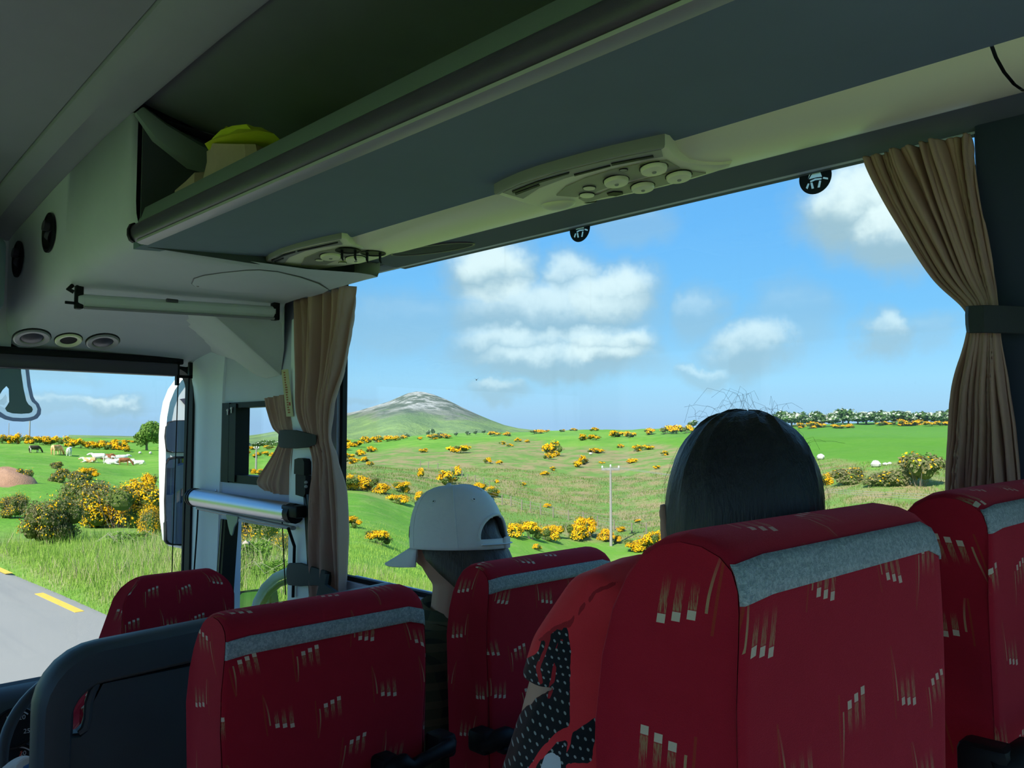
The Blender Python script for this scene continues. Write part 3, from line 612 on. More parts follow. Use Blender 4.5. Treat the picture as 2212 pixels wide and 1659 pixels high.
# cattle
def cow_mesh(kind):
    mb = MB()
    def ringY(y, z, rx, rz_): return [(rx*cos(a), y, z+rz_*sin(a)) for a in [j*2*pi/10 for j in range(10)]]
    zb = .98 if kind != 'lying' else .42
    mb.loft([ringY(-.95, zb+.1, .08, .1), ringY(-.85, zb+.05, .26, .3), ringY(-.45, zb, .33, .4), ringY(.1, zb-.03, .36, .42), ringY(.5, zb, .32, .4), ringY(.75, zb+.05, .22, .3), ringY(.85, zb+.08, .12, .18)])
    hz = {'graze': -.62, 'stand': .32, 'lying': .28}[kind]; hy = 1.38 if kind == 'graze' else 1.15
    nb, hd = Vector((0, .68, zb+.12)), Vector((0, hy, zb+hz)); mb.tube([nb, (nb+hd)/2+Vector((0, .05, .08)), hd], [.24, .18, .14], 8)
    sn = hd+(Vector((0, .18, -.38)) if kind == 'graze' else Vector((0, .42, -.18))); mb.tube([hd, hd+(sn-hd)*.6, sn], [.15, .12, .08], 8)
    for s in (-1, 1): mb.tube([hd+Vector((s*.1, 0, .06)), hd+Vector((s*.26, -.03, .08))], [.05, .03], 5)
    if kind != 'lying':
        for x, y in ((-.2, -.72), (.2, -.72), (-.19, .58), (.19, .58)):
            mb.tube([(x, y, zb-.1), (x, y-.04*(y < 0), .5), (x, y, 0)], [.17 if y < 0 else .13, .075, .06], 7)
    else:
        for x, y in ((-.3, .55), (.3, .5), (-.36, -.6), (.36, -.65)): mb.tube([(x, y, .2), (x*1.4, y+.35, .1), (x*1.2, y+.6, .06)], [.13, .08, .05], 6)
    mb.tube([(0, -.93, zb+.18), (0, -1.02, zb-.1), (0, -1., zb-.55)] if kind != 'lying' else [(0, -.93, zb+.1), (0, -1.1, .1), (.2, -1.2, .05)], [.05, .03, .04], 5)
    return mb
def cowmat(name, c1, c2, thr):
    m, t = newmat(name); n = t.noise(t.co(), 1.5, 2.); t.out(t.bsdf(t.mix(t.ss(n, thr-.03, thr+.03), c1, c2), .8, 0, .2)); return m
CM = {'white': cowmat('cow_white', (.72, .68, .6), (.78, .74, .68), .5), 'tan': cowmat('cow_tan', (.55, .28, .1), (.68, .45, .22), .5), 'brown': cowmat('cow_brown', (.25, .085, .035), (.33, .13, .05), .5),
      'dark': cowmat('cow_dark', (.05, .035, .03), (.62, .58, .52), .62), 'tanwhite': cowmat('cow_tanwhite', (.6, .34, .15), (.75, .7, .6), .5), 'brownwhite': cowmat('cow_brownwhite', (.28, .1, .04), (.75, .7, .62), .52)}
CB = {k: cow_mesh(k) for k in ('graze', 'stand', 'lying')}
for px, py, hpx, face, kind, col, lb in ((74, 979, 17, 60, 'graze', 'dark', 'dark brown and white cow grazing, farthest up the field'), (122, 984, 23, 35, 'graze', 'tan', 'large tan cow grazing beside the white calf'), (149, 985, 19, 10, 'stand', 'white', 'white calf standing alone, tail towards the coach'),
        (193, 999, 12, -75, 'lying', 'tanwhite', 'tan and white cow lying at the edge of the herd'), (212, 999, 20, -90, 'stand', 'white', 'white cow standing side-on over the lying herd'), (226, 992, 12, 80, 'lying', 'brown', 'red-brown cow lying behind the standing white cow'),
        (240, 995, 12, 70, 'lying', 'brownwhite', 'brown cow with a white face lying in the herd'), (241, 1004, 12, 95, 'lying', 'white', 'long white cow lying nearest the coach'), (262, 996, 13, 60, 'lying', 'white', 'white cow lying behind the grazing brown one'),
        (256, 1000, 9, 80, 'lying', 'tan', 'small tan calf lying between white cows'), (268, 1006, 17, 85, 'graze', 'brown', 'brown cow grazing in front of the lying herd'), (281, 1000, 10, -60, 'lying', 'white', 'white cow lying just past the grazing brown cow'), (300, 1004, 10, -95, 'lying', 'white', 'white cow lying at the outer end of the herd near the mirror')):
    q = ground_at(px, py); dep = Vector(q).dot(Vector(FV)); h = hpx/FPX*dep; s = h/(1.42 if kind != 'lying' else .86)
    a = YAW+math.atan((px-CX)/FPX)+radians(face)
    mb = CB[kind]; o = ob('cow', mb, CM[col]); WB[o.name] = q; o.location = q; o.scale = (s, s, s); o.rotation_euler = (0, 0, -a); tag(o, lb, 'cow')
# bird
q = Vector(P(1029, 821, D=60)); mb = MB(); mb.tube([q, q+Vector((.1, .1, .02)), q+Vector((.22, .2, 0))], [.02, .05, .01], 6)
for s in (-1, 1): mb.loft([[q+Vector((.06, .06, .02)), q+Vector((.16, .15, .02)), q+Vector((.11, .11, .04))], [q+Vector((.1+s*.1, .1-s*.12, .16)), q+Vector((.14+s*.1, .14-s*.12, .16)), q+Vector((.12+s*.1, .12-s*.12, .17))]])
tag(ob('bird', mb, pm('feather', (.03, .03, .035), .8)), 'tiny dark bird flying in front of the clouds', 'bird')

# ================================================================ the coach
M_WALL = pm('grey_moulded_plastic', (.56, .59, .74), .55, var=.06, bscale=500, bstr=.15, bdist=.001)
M_LOCK = pm('grey_green_trim', (.63, .66, .70), .7, var=.06, bscale=700, bstr=.25, bdist=.001)
M_CEIL = pm('ceiling_cloth', (.33, .34, .37), .95, var=.06, bscale=900, bstr=.3, bdist=.001)
M_SLAB = pm('rack_cloth', (.17, .235, .275), .95, var=.08, bscale=900, bstr=.3, bdist=.001)
M_LIP = pm('rack_lip', (.2, .25, .23), .8, var=.05)
M_RAIL = pm('dark_rail', (.07, .062, .09), .38, var=.08, spec=.5)
M_SILVER = pm('satin_strip', (.36, .36, .37), .4, .3, var=.05)
M_BLACK = pm('black_plastic', (.008, .009, .011), .5, var=.1, spec=.18)
M_RUBBER = pm('black_rubber', (.01, .01, .012), .7, var=.1)
M_PILLAR_SHADE = pm('shaded_pillar_trim', (.045, .06, .10), .9, var=.06)  # darker copy of the wall trim: shade on the rear pillar put into its colour
M_COVER = pm('cream_light_cover', (.93, .92, .62), .35, var=.03, bstr=0)
M_PSU = pm('cream_service_unit', (.86, .86, .58), .4, var=.04, bstr=0)
M_PSU2 = pm('grey_service_unit', (.3, .3, .27), .45, var=.05, bstr=0)
M_DISC = pm('cream_lamp_disc', (.93, .93, .62), .3, var=.03, bstr=0)
M_CHROME = pm('brushed_chrome', (.58, .58, .64), .34, 1., var=.05, nscale=40)
M_WHITE = pm('white_gloss', (.8, .81, .8), .25, var=.02, bstr=0)
M_PART = pm('black_leatherette', (.05, .066, .075), .5, var=.15, bscale=420, bstr=.35, bdist=.001)
def glass(name, dirt, tint=(.965, .985, .985)):
    m, t = newmat(name); co = t.co()
    tr = t.n('ShaderNodeBsdfTransparent'); tr.inputs[0].default_value = (*tint, 1)
    gl = t.n('ShaderNodeBsdfGlossy'); gl.inputs['Roughness'].default_value = .02
    geo = t.n('ShaderNodeNewGeometry'); cs = t.m('ABSOLUTE', t.v('DOT_PRODUCT', geo.outputs['Normal'], geo.outputs['Incoming']))
    fr = t.m('ADD', .025, t.m('MULTIPLY', t.m('POWER', t.m('SUBTRACT', 1., cs), 5.), .9))
    x = t.n('ShaderNodeMixShader'); t.put(x.inputs[0], fr); t.t.links.new(tr.outputs[0], x.inputs[1]); t.t.links.new(gl.outputs[0], x.inputs[2])
    if dirt:
        _, sy_, sz_ = t.sep(co); stk = t.m('MULTIPLY', t.ss(t.m('ABSOLUTE', t.m('SUBTRACT', sy_, t.m('ADD', 1.468, t.m('MULTIPLY', sz_, .05)))), .016, .002), t.m('MULTIPLY', t.ss(sz_, -.02, .04), t.ss(sz_, .24, .16)))
        stk2 = t.m('MULTIPLY', t.ss(t.m('ABSOLUTE', t.m('SUBTRACT', sy_, t.m('ADD', 1.40, t.m('MULTIPLY', sz_, .05)))), .012, .001), t.m('MULTIPLY', t.ss(sz_, -.02, .04), t.ss(sz_, .26, .2)))
        di = t.n('ShaderNodeBsdfTranslucent'); di.inputs[0].default_value = (.85, .9, .92, 1)
        st = t.noise(t.v('MULTIPLY', co, (26., 26., .8)), 1., 4., .6); bl = t.noise(co, 2.2, 3.); sp = t.noise(co, 60., 3., .7); pt = t.noise(co, 4., 3.)
        k = t.m('ADD', t.m('MULTIPLY', t.ss(st, .6, .78), t.ss(bl, .48, .66)), t.m('MULTIPLY', t.ss(sp, .6, .75), t.ss(pt, .58, .68)))
        k = t.m('ADD', t.m('MULTIPLY', k, dirt), t.m('ADD', t.m('MULTIPLY', stk, .03), t.m('MULTIPLY', stk2, .02)))
        y = t.n('ShaderNodeMixShader'); t.put(y.inputs[0], k); t.t.links.new(x.outputs[0], y.inputs[1]); t.t.links.new(di.outputs[0], y.inputs[2]); t.out(y.outputs[0])
    else: t.out(x.outputs[0])
    return m
M_GLASS = glass('window_glass', .05); M_GLASS2 = glass('clean_glass', 0)
def bx(mb, x0, x1, y0, y1, z0, z1, mi=0):
    v = [(x, y, z) for x in (x0, x1) for y in (y0, y1) for z in (z0, z1)]
    return mb.add(v, [(0, 1, 3, 2), (4, 6, 7, 5), (0, 4, 5, 1), (2, 3, 7, 6), (0, 2, 6, 4), (1, 5, 7, 3)], mi)
XW = 1.58
# floors
mb = MB(); bx(mb, -1.05, 1.62, -4.2, .75, -1.35, -1.27); bx(mb, -1.05, 1.62, .75, 2.14, -1.6, -1.48); bx(mb, -1.05, 1.62, .74, .76, -1.6, -1.27); bx(mb, -1.05, 1.62, 2.14, 3.7, -1.9, -1.8); bx(mb, -1.05, 1.62, 2.13, 2.15, -1.9, -1.48)
struct('floor', mb, pm('floor_vinyl', (.3, .32, .36), .7, var=.2), smooth=False)
HX0_, HX1_, ADDED_HATCH_ = -.20, .52, ((-3.4, -2.5), (-1.8, -.85))  # unseen roof hatches behind the camera, added to bring daylight into the cabin
# ceiling with its cove towards the rack, drooping to the front
z1f = lambda y: float(np.interp(y, [-4, 1.3, 1.75, 2.4, 3.1, 3.6], [.937, .937, .933, .878, .808, .72])); z2f = lambda y: float(np.interp(y, [-4, 1.3, 1.8, 2.42, 2.9, 3.45, 3.6], [.897, .897, .888, .861, .812, .735, .70]))
YS = [-4.2, -2, 0, .8, 1.2, 1.5, 1.75, 2., 2.25, 2.5, 2.75, 3., 3.2, 3.4, 3.55]
mb = MB(); CXS = [(.672, .012), (HX1_, .016), (HX0_, .012), (-.3, -.03), (-1.0, -.2)]; cuts = sorted(set(YS+[q for h in ADDED_HATCH_ for q in h]))
for y0, y1 in zip(cuts, cuts[1:]):
    for (xa, da), (xb, db_) in zip(CXS, CXS[1:]):
        if xa == HX1_ and any(h[0] <= y0 and y1 <= h[1] for h in ADDED_HATCH_): continue
        mb.add([(xa, y0, z1f(y0)+da), (xb, y0, z1f(y0)+db_), (xb, y1, z1f(y1)+db_), (xa, y1, z1f(y1)+da)], [(0, 1, 2, 3)])
for a_, b_ in ADDED_HATCH_:
    zz = .95; mb.loft([[(HX0_, a_, zz), (HX1_, a_, zz), (HX1_, b_, zz), (HX0_, b_, zz)], [(HX0_, a_, 1.03), (HX1_, a_, 1.03), (HX1_, b_, 1.03), (HX0_, b_, 1.03)]], False, False)
struct('ceiling', mb, M_CEIL)
mb = MB(); rows = []
for y in YS:
    a, b = z1f(y), z2f(y); rows.append([(.672, y, a+.03), (.676, y, a+.002), (.69, y, a-.010), (.72, y, a-.018-.35*(a-b)), (.76, y, b+.006), (.79, y, b-.004), (.802, y, b-.002), (.806, y, b+.02)])
mb.grid(rows); o_ = struct('trim_1', mb, M_CEIL); o_['label'] = 'rounded cove moulding between ceiling and luggage rack'
HX0, HX1, ADDED_HATCH = -.20, .52, ((-3.4, -2.5), (-1.8, -.85))
mb = MB(); bx(mb, -1.12, HX0, -4.3, 3.7, 1.0, 1.08); bx(mb, HX1, 1.68, -4.3, 3.7, 1.0, 1.08); yy = -4.3
for a_, b_ in ADDED_HATCH+((3.7, 3.7),): bx(mb, HX0, HX1, yy, a_, 1.0, 1.08); yy = b_
o_ = struct('trim_8', mb, M_WHITE, smooth=False); o_['label'] = 'roof skin of the coach'
mb = MB(); bx(mb, -1.12, 1.68, -4.3, -4.2, -1.9, -.5); bx(mb, -1.12, 1.68, -4.3, -4.2, .6, 1.0); bx(mb, -1.12, -.9, -4.3, -4.2, -.5, .6); bx(mb, 1.46, 1.68, -4.3, -4.2, -.5, .6); struct('wall_back', mb, M_WALL, smooth=False)
mb = MB(); bx(mb, -.9, 1.46, -4.26, -4.255, -.5, .6); struct('window_10', mb, M_GLASS2, smooth=False)
for i, (a_, b_) in enumerate(ADDED_HATCH):
    mb = MB(); bx(mb, HX0, HX1, a_, b_, 1.03, 1.036); o_ = struct('window_%d' % (11+i), mb, M_GLASS2, smooth=False); o_['label'] = 'unseen glass roof hatch added to let daylight into the cabin'

# left wall with three windows and the rack above it (behind the photographer's shoulder)
mb = MB(); bx(mb, -1.1, -1.0, -4.3, 3.6, -1.9, -.55); bx(mb, -1.1, -1.0, -4.3, 3.6, .50, 1.05)
for y0, y1 in ((-4.3, -3.6), (-1.75, -1.55), (.35, .55), (2.3, 2.5), (3.3, 3.6)): bx(mb, -1.1, -1.0, y0, y1, -.55, .5)
bx(mb, -1.0, -.42, -4.2, 2.0, .52, .62)
struct('wall_left', mb, M_WALL, smooth=False)
for i, (y0, y1) in enumerate(((-3.6, -1.75), (-1.55, .35), (.55, 2.3), (2.5, 3.3))):
    mb = MB(); bx(mb, -1.06, -1.055, y0, y1, -.55, .5); struct('window_%d' % (6+i), mb, M_GLASS2, smooth=False)
# right wall
mb = MB(); bx(mb, XW, XW+.09, -4.3, 2.47, -1.9, -.5); bx(mb, XW, XW+.012, -4.3, 2.47, .53, 1.0)
bx(mb, XW, XW+.03, 2.47, 2.745, -1.9, 1.0)
bx(mb, XW, XW+.09, 2.745, 3.56, .125, 1.0); bx(mb, XW, XW+.09, 2.745, 3.42, -.36, -.205); bx(mb, XW, XW+.09, 2.745, 3.6, -1.9, -.92)
bx(mb, XW, XW+.09, 3.325, 3.6, -.205, .125); bx(mb, XW, XW+.09, 3.34, 3.6, -.92, -.36)
struct('wall_right', mb, M_WALL, smooth=False)
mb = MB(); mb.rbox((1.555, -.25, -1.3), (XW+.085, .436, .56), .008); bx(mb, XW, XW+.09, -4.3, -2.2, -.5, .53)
o_ = struct('trim_2', mb, M_PILLAR_SHADE); o_['label'] = 'window pillar beside the rear curtain, its shade put into the dark colour'
mb = MB(); bx(mb, XW+.03, XW+.036, .43, 2.47, -.52, .55); w1 = struct('window_1', mb, M_GLASS, smooth=False); w1['label'] = 'large smeared passenger window'
mb = MB()
for y0, y1, z0, z1 in ((2.452, 2.47, -.5, .53), (.436, .445, -.5, .53), (.44, 2.47, -.5, -.485), (.44, 2.47, .54, .55)): bx(mb, XW+.012, XW+.03, y0, y1, z0, z1)
ob('window_seal', mb, M_RUBBER, w1, False)
mb = MB(); bx(mb, XW+.05, XW+.055, -2.2, -.25, -.5, .53); struct('window_5', mb, M_GLASS2, smooth=False)
# driver's two small windows
mb = MB(); bx(mb, XW+.045, XW+.05, 2.74, 3.335, -.21, .13); w3 = struct('window_3', mb, M_GLASS2, smooth=False); w3['label'] = 'small upper side window of the driver cab'
mb = MB()
for y0, y1, z0, z1 in ((3.265, 3.33, -.205, .125), (3.205, 3.262, -.2, .12), (2.74, 3.33, -.205, -.172), (2.74, 3.33, .103, .125), (2.745, 2.765, -.2, .12)): bx(mb, XW-.012 if y0 > 3.2 else XW-.006, XW+.05, y0, y1, z0, z1)
ob('window_frame', mb, M_BLACK, w3, False)
for px, py in ((492, 884), (500, 880)):
    q = P(px, py+2, X=XW-.015); mb = MB(); mb.sphere(q, .006, 8, 6); mb.tube([q, (q[0], q[1], q[2]-.02)], .003, 6); ob('latch_hook', mb, M_WHITE, w3)
mb = MB(); bx(mb, XW+.045, XW+.05, 2.74, 3.36, -.93, -.355); w4 = struct('window_4', mb, M_GLASS2, smooth=False); w4['label'] = 'lower side window of the driver cab'
mb = MB(); mb.loft([[(XW-.008, 3.33, -.36), (XW-.008, 3.285, -.36), (XW+.05, 3.285, -.36), (XW+.05, 3.33, -.36)], [(XW-.008, 3.40, -.93), (XW-.008, 3.345, -.93), (XW+.05, 3.345, -.93), (XW+.05, 3.40, -.93)]]); ob('window_frame', mb, M_BLACK, w4, False)
mb = MB(); mb.loft([[(XW-.012, 3.315, -.36), (XW-.012, 3.306, -.36), (XW, 3.306, -.36), (XW, 3.315, -.36)], [(XW-.012, 3.38, -.93), (XW-.012, 3.371, -.93), (XW, 3.371, -.93), (XW, 3.38, -.93)]]); ob('window_seal', mb, M_RAIL, w4, False)
M_PILL = pm('pale_grey_pillar', (.80, .86, .95), .5, var=.04, bscale=500, bstr=.1, bdist=.001)
# B pillar cap, A pillar
mb = MB(); mb.loft([[(XW+.01, 2.50, z), (1.548, 2.52, z), (1.542, 2.60, z), (1.545, 2.70, z), (1.556, 2.745, z), (XW+.01, 2.755, z)] for z in (-1.5, -.6, -.2, .1, .42)])
o_ = struct('trim_3', mb, M_PILL); o_['label'] = 'grey pillar between cab window and passenger window'
mb = MB(); rings = []
for z in (-1.8, -.9, -.4, 0., .12, .2, .26, .31, .36, .42):
    k = max(0, (z-.1)/.21)**2*.9; f = .03*max(0, -z)
    rings.append([(XW+.02, 3.32+f, z), (XW-.008, 3.34+f-.02*k, z), (XW-.018, 3.40+f-.04*k, z), (1.552-.012*k, 3.44+f*.6-.05*k, z), (1.538-.04*k, 3.48+f*.4-.03*k, z), (1.538-.045*k, 3.53, z), (1.562-.04*k, 3.56, z), (XW+.05, 3.56, z)])
mb.loft(rings); o_ = struct('trim_4', mb, M_PILL); o_['label'] = 'pale grey windscreen pillar at the front corner'
# front wall plate with the windscreen hole
def rrect(x0, x1, z0, z1, r, y, n=8):
    o = []
    for cx, cz, a0 in ((x1-r, z1-r, 0), (x0+r, z1-r, 90), (x0+r, z0+r, 180), (x1-r, z0+r, 270)):
        for j in range(n+1): a = radians(a0+90*j/n); o.append((cx+r*cos(a), y, cz+r*sin(a)))
    return o
def holeplate(mb, outer, inner, y0, y1):
    sh = lambda R_, y: [(x, y, z) for x, _, z in R_]
    mb.loft([sh(inner, y1), sh(inner, y0), sh(outer, y0), sh(outer, y1)], False, False)
mb = MB(); holeplate(mb, rrect(-1.12, 1.66, -1.9, 1.0, .01, 0), rrect(-1.0, 1.562, -.98, .325, .11, 0), 3.54, 3.6)
struct('wall_front', mb, M_WALL, smooth=False)
mb = MB(); bx(mb, -1.05, 1.6, 3.585, 3.592, -1.05, .36); w2 = struct('window_2', mb, M_GLASS2, smooth=False); w2['label'] = 'windscreen'
mb = MB(); holeplate(mb, rrect(-1.01, 1.572, -.99, .335, .12, 0), rrect(-.965, 1.528, -.945, .278, .085, 0), 3.53, 3.61); ob('window_seal', mb, M_RUBBER, w2, False)
mb = MB(); bx(mb, -1.0, .82, 3.5, 3.54, .32, 1.0); o_ = struct('trim_5', mb, M_LOCK, smooth=False)
# windscreen lettering (seen from behind): foot of one big outlined letter
def flat(px_poly, Y, th, nm, m_, par):
    poly = [P(x, y, Y=Y) for x, y in px_poly]; mb = MB()
    mb.loft([[(x, y, z) for x, y, z in poly], [(x, y+th, z) for x, y, z in poly]]); ob(nm, mb, m_, par, False)
def filmmat(name, col, clear):
    m, t = newmat(name); q = t.n('ShaderNodeBsdfTranslucent'); q.inputs[0].default_value = (*col, 1); d_ = t.n('ShaderNodeBsdfDiffuse'); d_.inputs[0].default_value = (*col, 1); x_ = t.n('ShaderNodeMixShader'); x_.inputs[0].default_value = .8; t.t.links.new(d_.outputs[0], x_.inputs[1]); t.t.links.new(q.outputs[0], x_.inputs[2])
    tr = t.n('ShaderNodeBsdfTransparent'); y_ = t.n('ShaderNodeMixShader'); y_.inputs[0].default_value = clear; t.t.links.new(x_.outputs[0], y_.inputs[1]); t.t.links.new(tr.outputs[0], y_.inputs[2]); t.out(y_.outputs[0]); return m
M_LGREY = filmmat('letter_grey', (.42, .45, .55), .08); M_LFILL = filmmat('letter_fill', (.28, .34, .31), .03); M_LWHITE = filmmat('letter_white', (.9, .94, .97), .72); M_LSIGN = filmmat('sticker_white', (.85, .9, .88), .15)
LO = [(-30, 770), (60, 770), (63, 800), (67, 832), (72, 856), (76, 864), (84, 872), (89, 884), (88, 895), (81, 904), (68, 909), (50, 911), (28, 910), (10, 906), (0, 901), (-30, 880)]
LM = [(-30, 770), (53, 770), (55, 800), (59, 834), (65, 860), (69, 868), (77, 874), (81, 884), (79, 893), (73, 899), (62, 902), (48, 903), (28, 902), (13, 898), (3, 891), (-30, 872)]
LN = [(-30, 770), (43, 770), (46, 806), (51, 840), (57, 866), (62, 874), (69, 879), (71, 885), (69, 890), (63, 893), (56, 894), (46, 894), (27, 893), (15, 889), (11, 882), (-30, 862)]
def lband(A, B, Y, nm, m_):
    mb = MB(); mb.loft([[P(x, y, Y=Y) for x, y in A], [P(x, y, Y=Y) for x, y in B], [P(x, y, Y=Y+.001) for x, y in B], [P(x, y, Y=Y+.001) for x, y in A]], False, False); ob(nm, mb, m_, w2, False)
lband(LO, LM, 3.578, 'lettering', M_LGREY); lband(LM, LN, 3.578, 'lettering', M_LWHITE)
flat([(-30, 770), (43, 770), (46, 806), (51, 840), (57, 866), (62, 874), (69, 879), (71, 885), (69, 890), (63, 893), (46, 894), (27, 893), (15, 889), (11, 882), (16, 875), (20, 868), (19, 840), (14, 834), (6, 842), (-4, 858), (-30, 858)], 3.577, .001, 'lettering', M_LFILL, w2)
flat([(-10, 872), (4, 862), (12, 852), (15, 858), (15, 868), (9, 875), (0, 874)], 3.5775, .001, 'lettering', M_LWHITE, w2)

# ------------------------------------------------ luggage rack (offside)
rk = thing('luggage_rack', 'long grey overhead luggage rack running above the passenger window', 'luggage rack', (.8, 0, .5))
def ext(sec, y0, y1, mb=None, mi=0, ys=None):
    mb = mb or MB(); return mb.loft([[(x, y, z) for x, z in sec] for y in (ys or (y0, y1))], mi=mi)
RY0, RY1 = -4.1, 2.262
ob('rack_panel', ext([(.822, .4985), (1.03, .513), (1.246, .531), (1.246, .56), (.822, .53)], RY0, 2.30), M_SLAB, rk)
ob('rack_rail', ext([(.812, .503), (.800, .507), (.792, .520), (.790, .535), (.793, .546), (.802, .553), (.815, .556), (.828, .554), (.828, .509)], RY0, 2.235), M_RAIL, rk)
ob('rail_strip', ext([(.808, .4965), (.800, .500), (.798, .505), (.803, .508), (.828, .507), (.828, .4965)], RY0, 2.215), M_SILVER, rk)
mb = MB(); mb.loft([[(.80+.015*sin(a)*s, 2.235+.02*c_, .53+.026*cos(a)*s) for a in [j*2*pi/10 for j in range(10)]] for s, c_ in ((1, 0), (1.05, .6), (.8, 1.))]); ob('rail_end', mb, M_BLACK, rk)
ob('rack_lip', ext([(.815, .553), (.832, .606), (.838, .610), (.846, .606), (.846, .53)], RY0, RY1), M_LIP, rk)
ob('rack_floor', ext([(.84, .515), (1.56, .56), (1.56, .575), (.84, .535)], RY0, RY1), M_LIP, rk)
ob('rack_lining', ext([(.806, .90), (1.0, .86), (1.3, .78), (1.56, .68), (1.565, .55), (1.59, .55), (1.59, .95), (.806, .95)], RY0, 2.27), pm('rack_lining', (.15, .17, .17), .95), rk)
mb = MB(); mb.tube([(.81, 2.25, .866), (.86, 2.235, .815), (.95, 2.235, .775), (1.06, 2.24, .765), (1.2, 2.25, .79)], [.012, .022, .028, .022, .01], 8, flat=1.5); ob('end_moulding', mb, M_LIP, rk)
def cover(y0, y1, nm='light_cover'):
    mb = MB(); sec = [(1.244, .531), (1.262, .5205), (1.30, .5115), (1.35, .509), (1.40, .514), (1.43, .523), (1.446, .534)]
    rows = []
    for y in np.linspace(y0, y1, 14): rows.append([(x, y, z) for x, z in sec])
    mb.grid(rows); ob(nm, mb, M_COVER, rk)
cover(1.18, 1.905); cover(.325, .98); cover(-.6, .32); cover(-2.2, -.62); cover(-4.1, -2.22)
hd = ext([(1.445, .535), (1.50, .5335), (XW, .531), (XW+.034, .531), (XW+.034, .62), (1.445, .62)], -4.1, 2.13)
o_ = struct('trim_6', hd, pm('header_cloth', (.14, .17, .185), .95, var=.06, bscale=900, bstr=.3, bdist=.001)); o_['label'] = 'grey header strip along the top of the passenger window'
sg = thing('speaker_grille', 'long oval speaker grille in the header above the window', 'speaker', (1.487, 1.845, .53))
def ovalplate(c, ax, ay, a, b, n=28): return [Vector(c)+ax*(a*cos(2*pi*j/n))+ay*(b*sin(2*pi*j/n)) for j in range(n)]
AX, AY, DZ = Vector((.42, -.9, 0)).normalized(), Vector((.9, .42, 0)).normalized(), Vector((0, 0, -1))
AX = Vector((.25, -.97, 0)).normalized(); AY = Vector((.97, .25, 0))
mb = MB(); c = (1.492, 1.845, .5335); mb.loft([[v for v in ovalplate(c, AX, AY, .150, .047)], [v+DZ*.004 for v in ovalplate(c, AX, AY, .148, .045)], [v+DZ*.004 for v in ovalplate(c, AX, AY, .143, .040)], [v+DZ*.002 for v in ovalplate(c, AX, AY, .142, .039)]], False, False); ob('rim', mb, M_RAIL, sg)
mb = MB(); mb.loft([[v+DZ*.001 for v in ovalplate(c, AX, AY, .142, .039)], [v+DZ*.003 for v in ovalplate(c, AX, AY, .13, .034)]], False, True); ob('mesh_panel', mb, pm('speaker_mesh', (.07, .09, .09), .8, bscale=1500, bstr=1., bdist=.002), sg)

# passenger service units under the rack
def service(outline, ZB, discs, label, lamps_black=False, shift=lambda x, y: (x, y), nose=None, ntop=8):
    pts = [Vector(P(x, y, Z=ZB)) for x, y in outline]; c = sum(pts, Vector())/len(pts)
    e = thing('service_unit', label, 'service panel', tuple(c))
    mb = MB(); ins = lambda k, z: [Vector((c.x+(q.x-c.x)*k, c.y+(q.y-c.y)*k, z)) for q in pts]
    mb.loft([ins(1.0, ZB+.045), ins(1.0, ZB+.006), ins(.985, ZB+.001), ins(.95, ZB)]); ob('housing', mb, M_PSU, e)
    k_ = [i for i in range(len(pts)) if i <= ntop]; mb = MB(); mb.grid([[Vector((c.x+(pts[i].x-c.x)*q, c.y+(pts[i].y-c.y)*q, z)) for q, z in ((1.004, ZB+.045), (1.004, ZB+.004), (.992, ZB-.0008), (.955, ZB-.0012))] for i in k_]); ob('side_trim', mb, M_PSU2, e)
    return e, c
def disc(e, px, py, ZB, r, drop, nm='reading_lamp', m_=None, hole=True, tilt=(0, 0)):
    q = Vector(P(px, py, Z=ZB)); M = frame_at(q, (tilt[0], tilt[1], -1)); mb = MB()
    mb.lathe([(r*1.06, 0), (r*1.06, .002), (r*1.0, .0015)], M, 26); b = ob('lamp_ring', mb, M_BLACK, e)
    mb = MB(); mb.lathe([(r*.97, -.001), (r*.97, drop*.6), (r*.9, drop), (r*.3, drop*1.15), (.0005, drop*1.15)], M, 26); o = ob(nm, mb, m_ or M_DISC, e)
    if hole: mb = MB(); mb.lathe([(r*.17, drop*1.15), (r*.15, drop*1.35), (.0004, drop*1.3)], M, 12); ob('lamp_centre', mb, M_PSU2, o)
    return q
def platepoly(e, nm, pxs_, ZB, th, m_):
    pts = [Vector(P(x, y, Z=ZB)) for x, y in pxs_]; mb = MB(); mb.loft([[q+Vector((0, 0, .002)) for q in pts], [q-Vector((0, 0, th)) for q in pts]]); return ob(nm, mb, m_, e, False)
ZB = .503
O2 = [(1068, 420), (1085, 410), (1120, 394), (1160, 380), (1210, 366), (1260, 353), (1320, 339), (1380, 327), (1436, 317), (1447, 322), (1455, 334), (1468, 345), (1490, 353), (1520, 357), (1555, 357), (1582, 355), (1578, 362), (1545, 373), (1500, 387), (1440, 403), (1380, 417), (1320, 429), (1260, 440), (1215, 448), (1190, 451), (1165, 449), (1140, 442), (1100, 430)]
e2, c2_ = service(O2, ZB, None, 'cream overhead service unit with four round lamps, the one above the window stickers')
platepoly(e2, 'vent_strip', [(1086, 415), (1120, 399), (1200, 373), (1300, 348), (1380, 331), (1428, 322), (1432, 337), (1380, 346), (1300, 362), (1220, 384), (1165, 405), (1130, 428)], ZB-.0005, .0015, M_PSU2)
for poly in ([(1106, 412), (1160, 391), (1230, 371), (1229, 374), (1160, 395), (1108, 416)], [(1112, 416), (1164, 397), (1166, 400), (1114, 420)], [(1320, 352), (1410, 335), (1412, 338), (1322, 356)], [(1240, 376), (1318, 356), (1319, 358), (1241, 379)]): platepoly(e2, 'vent_slot', poly, ZB-.002, .002, M_BLACK)
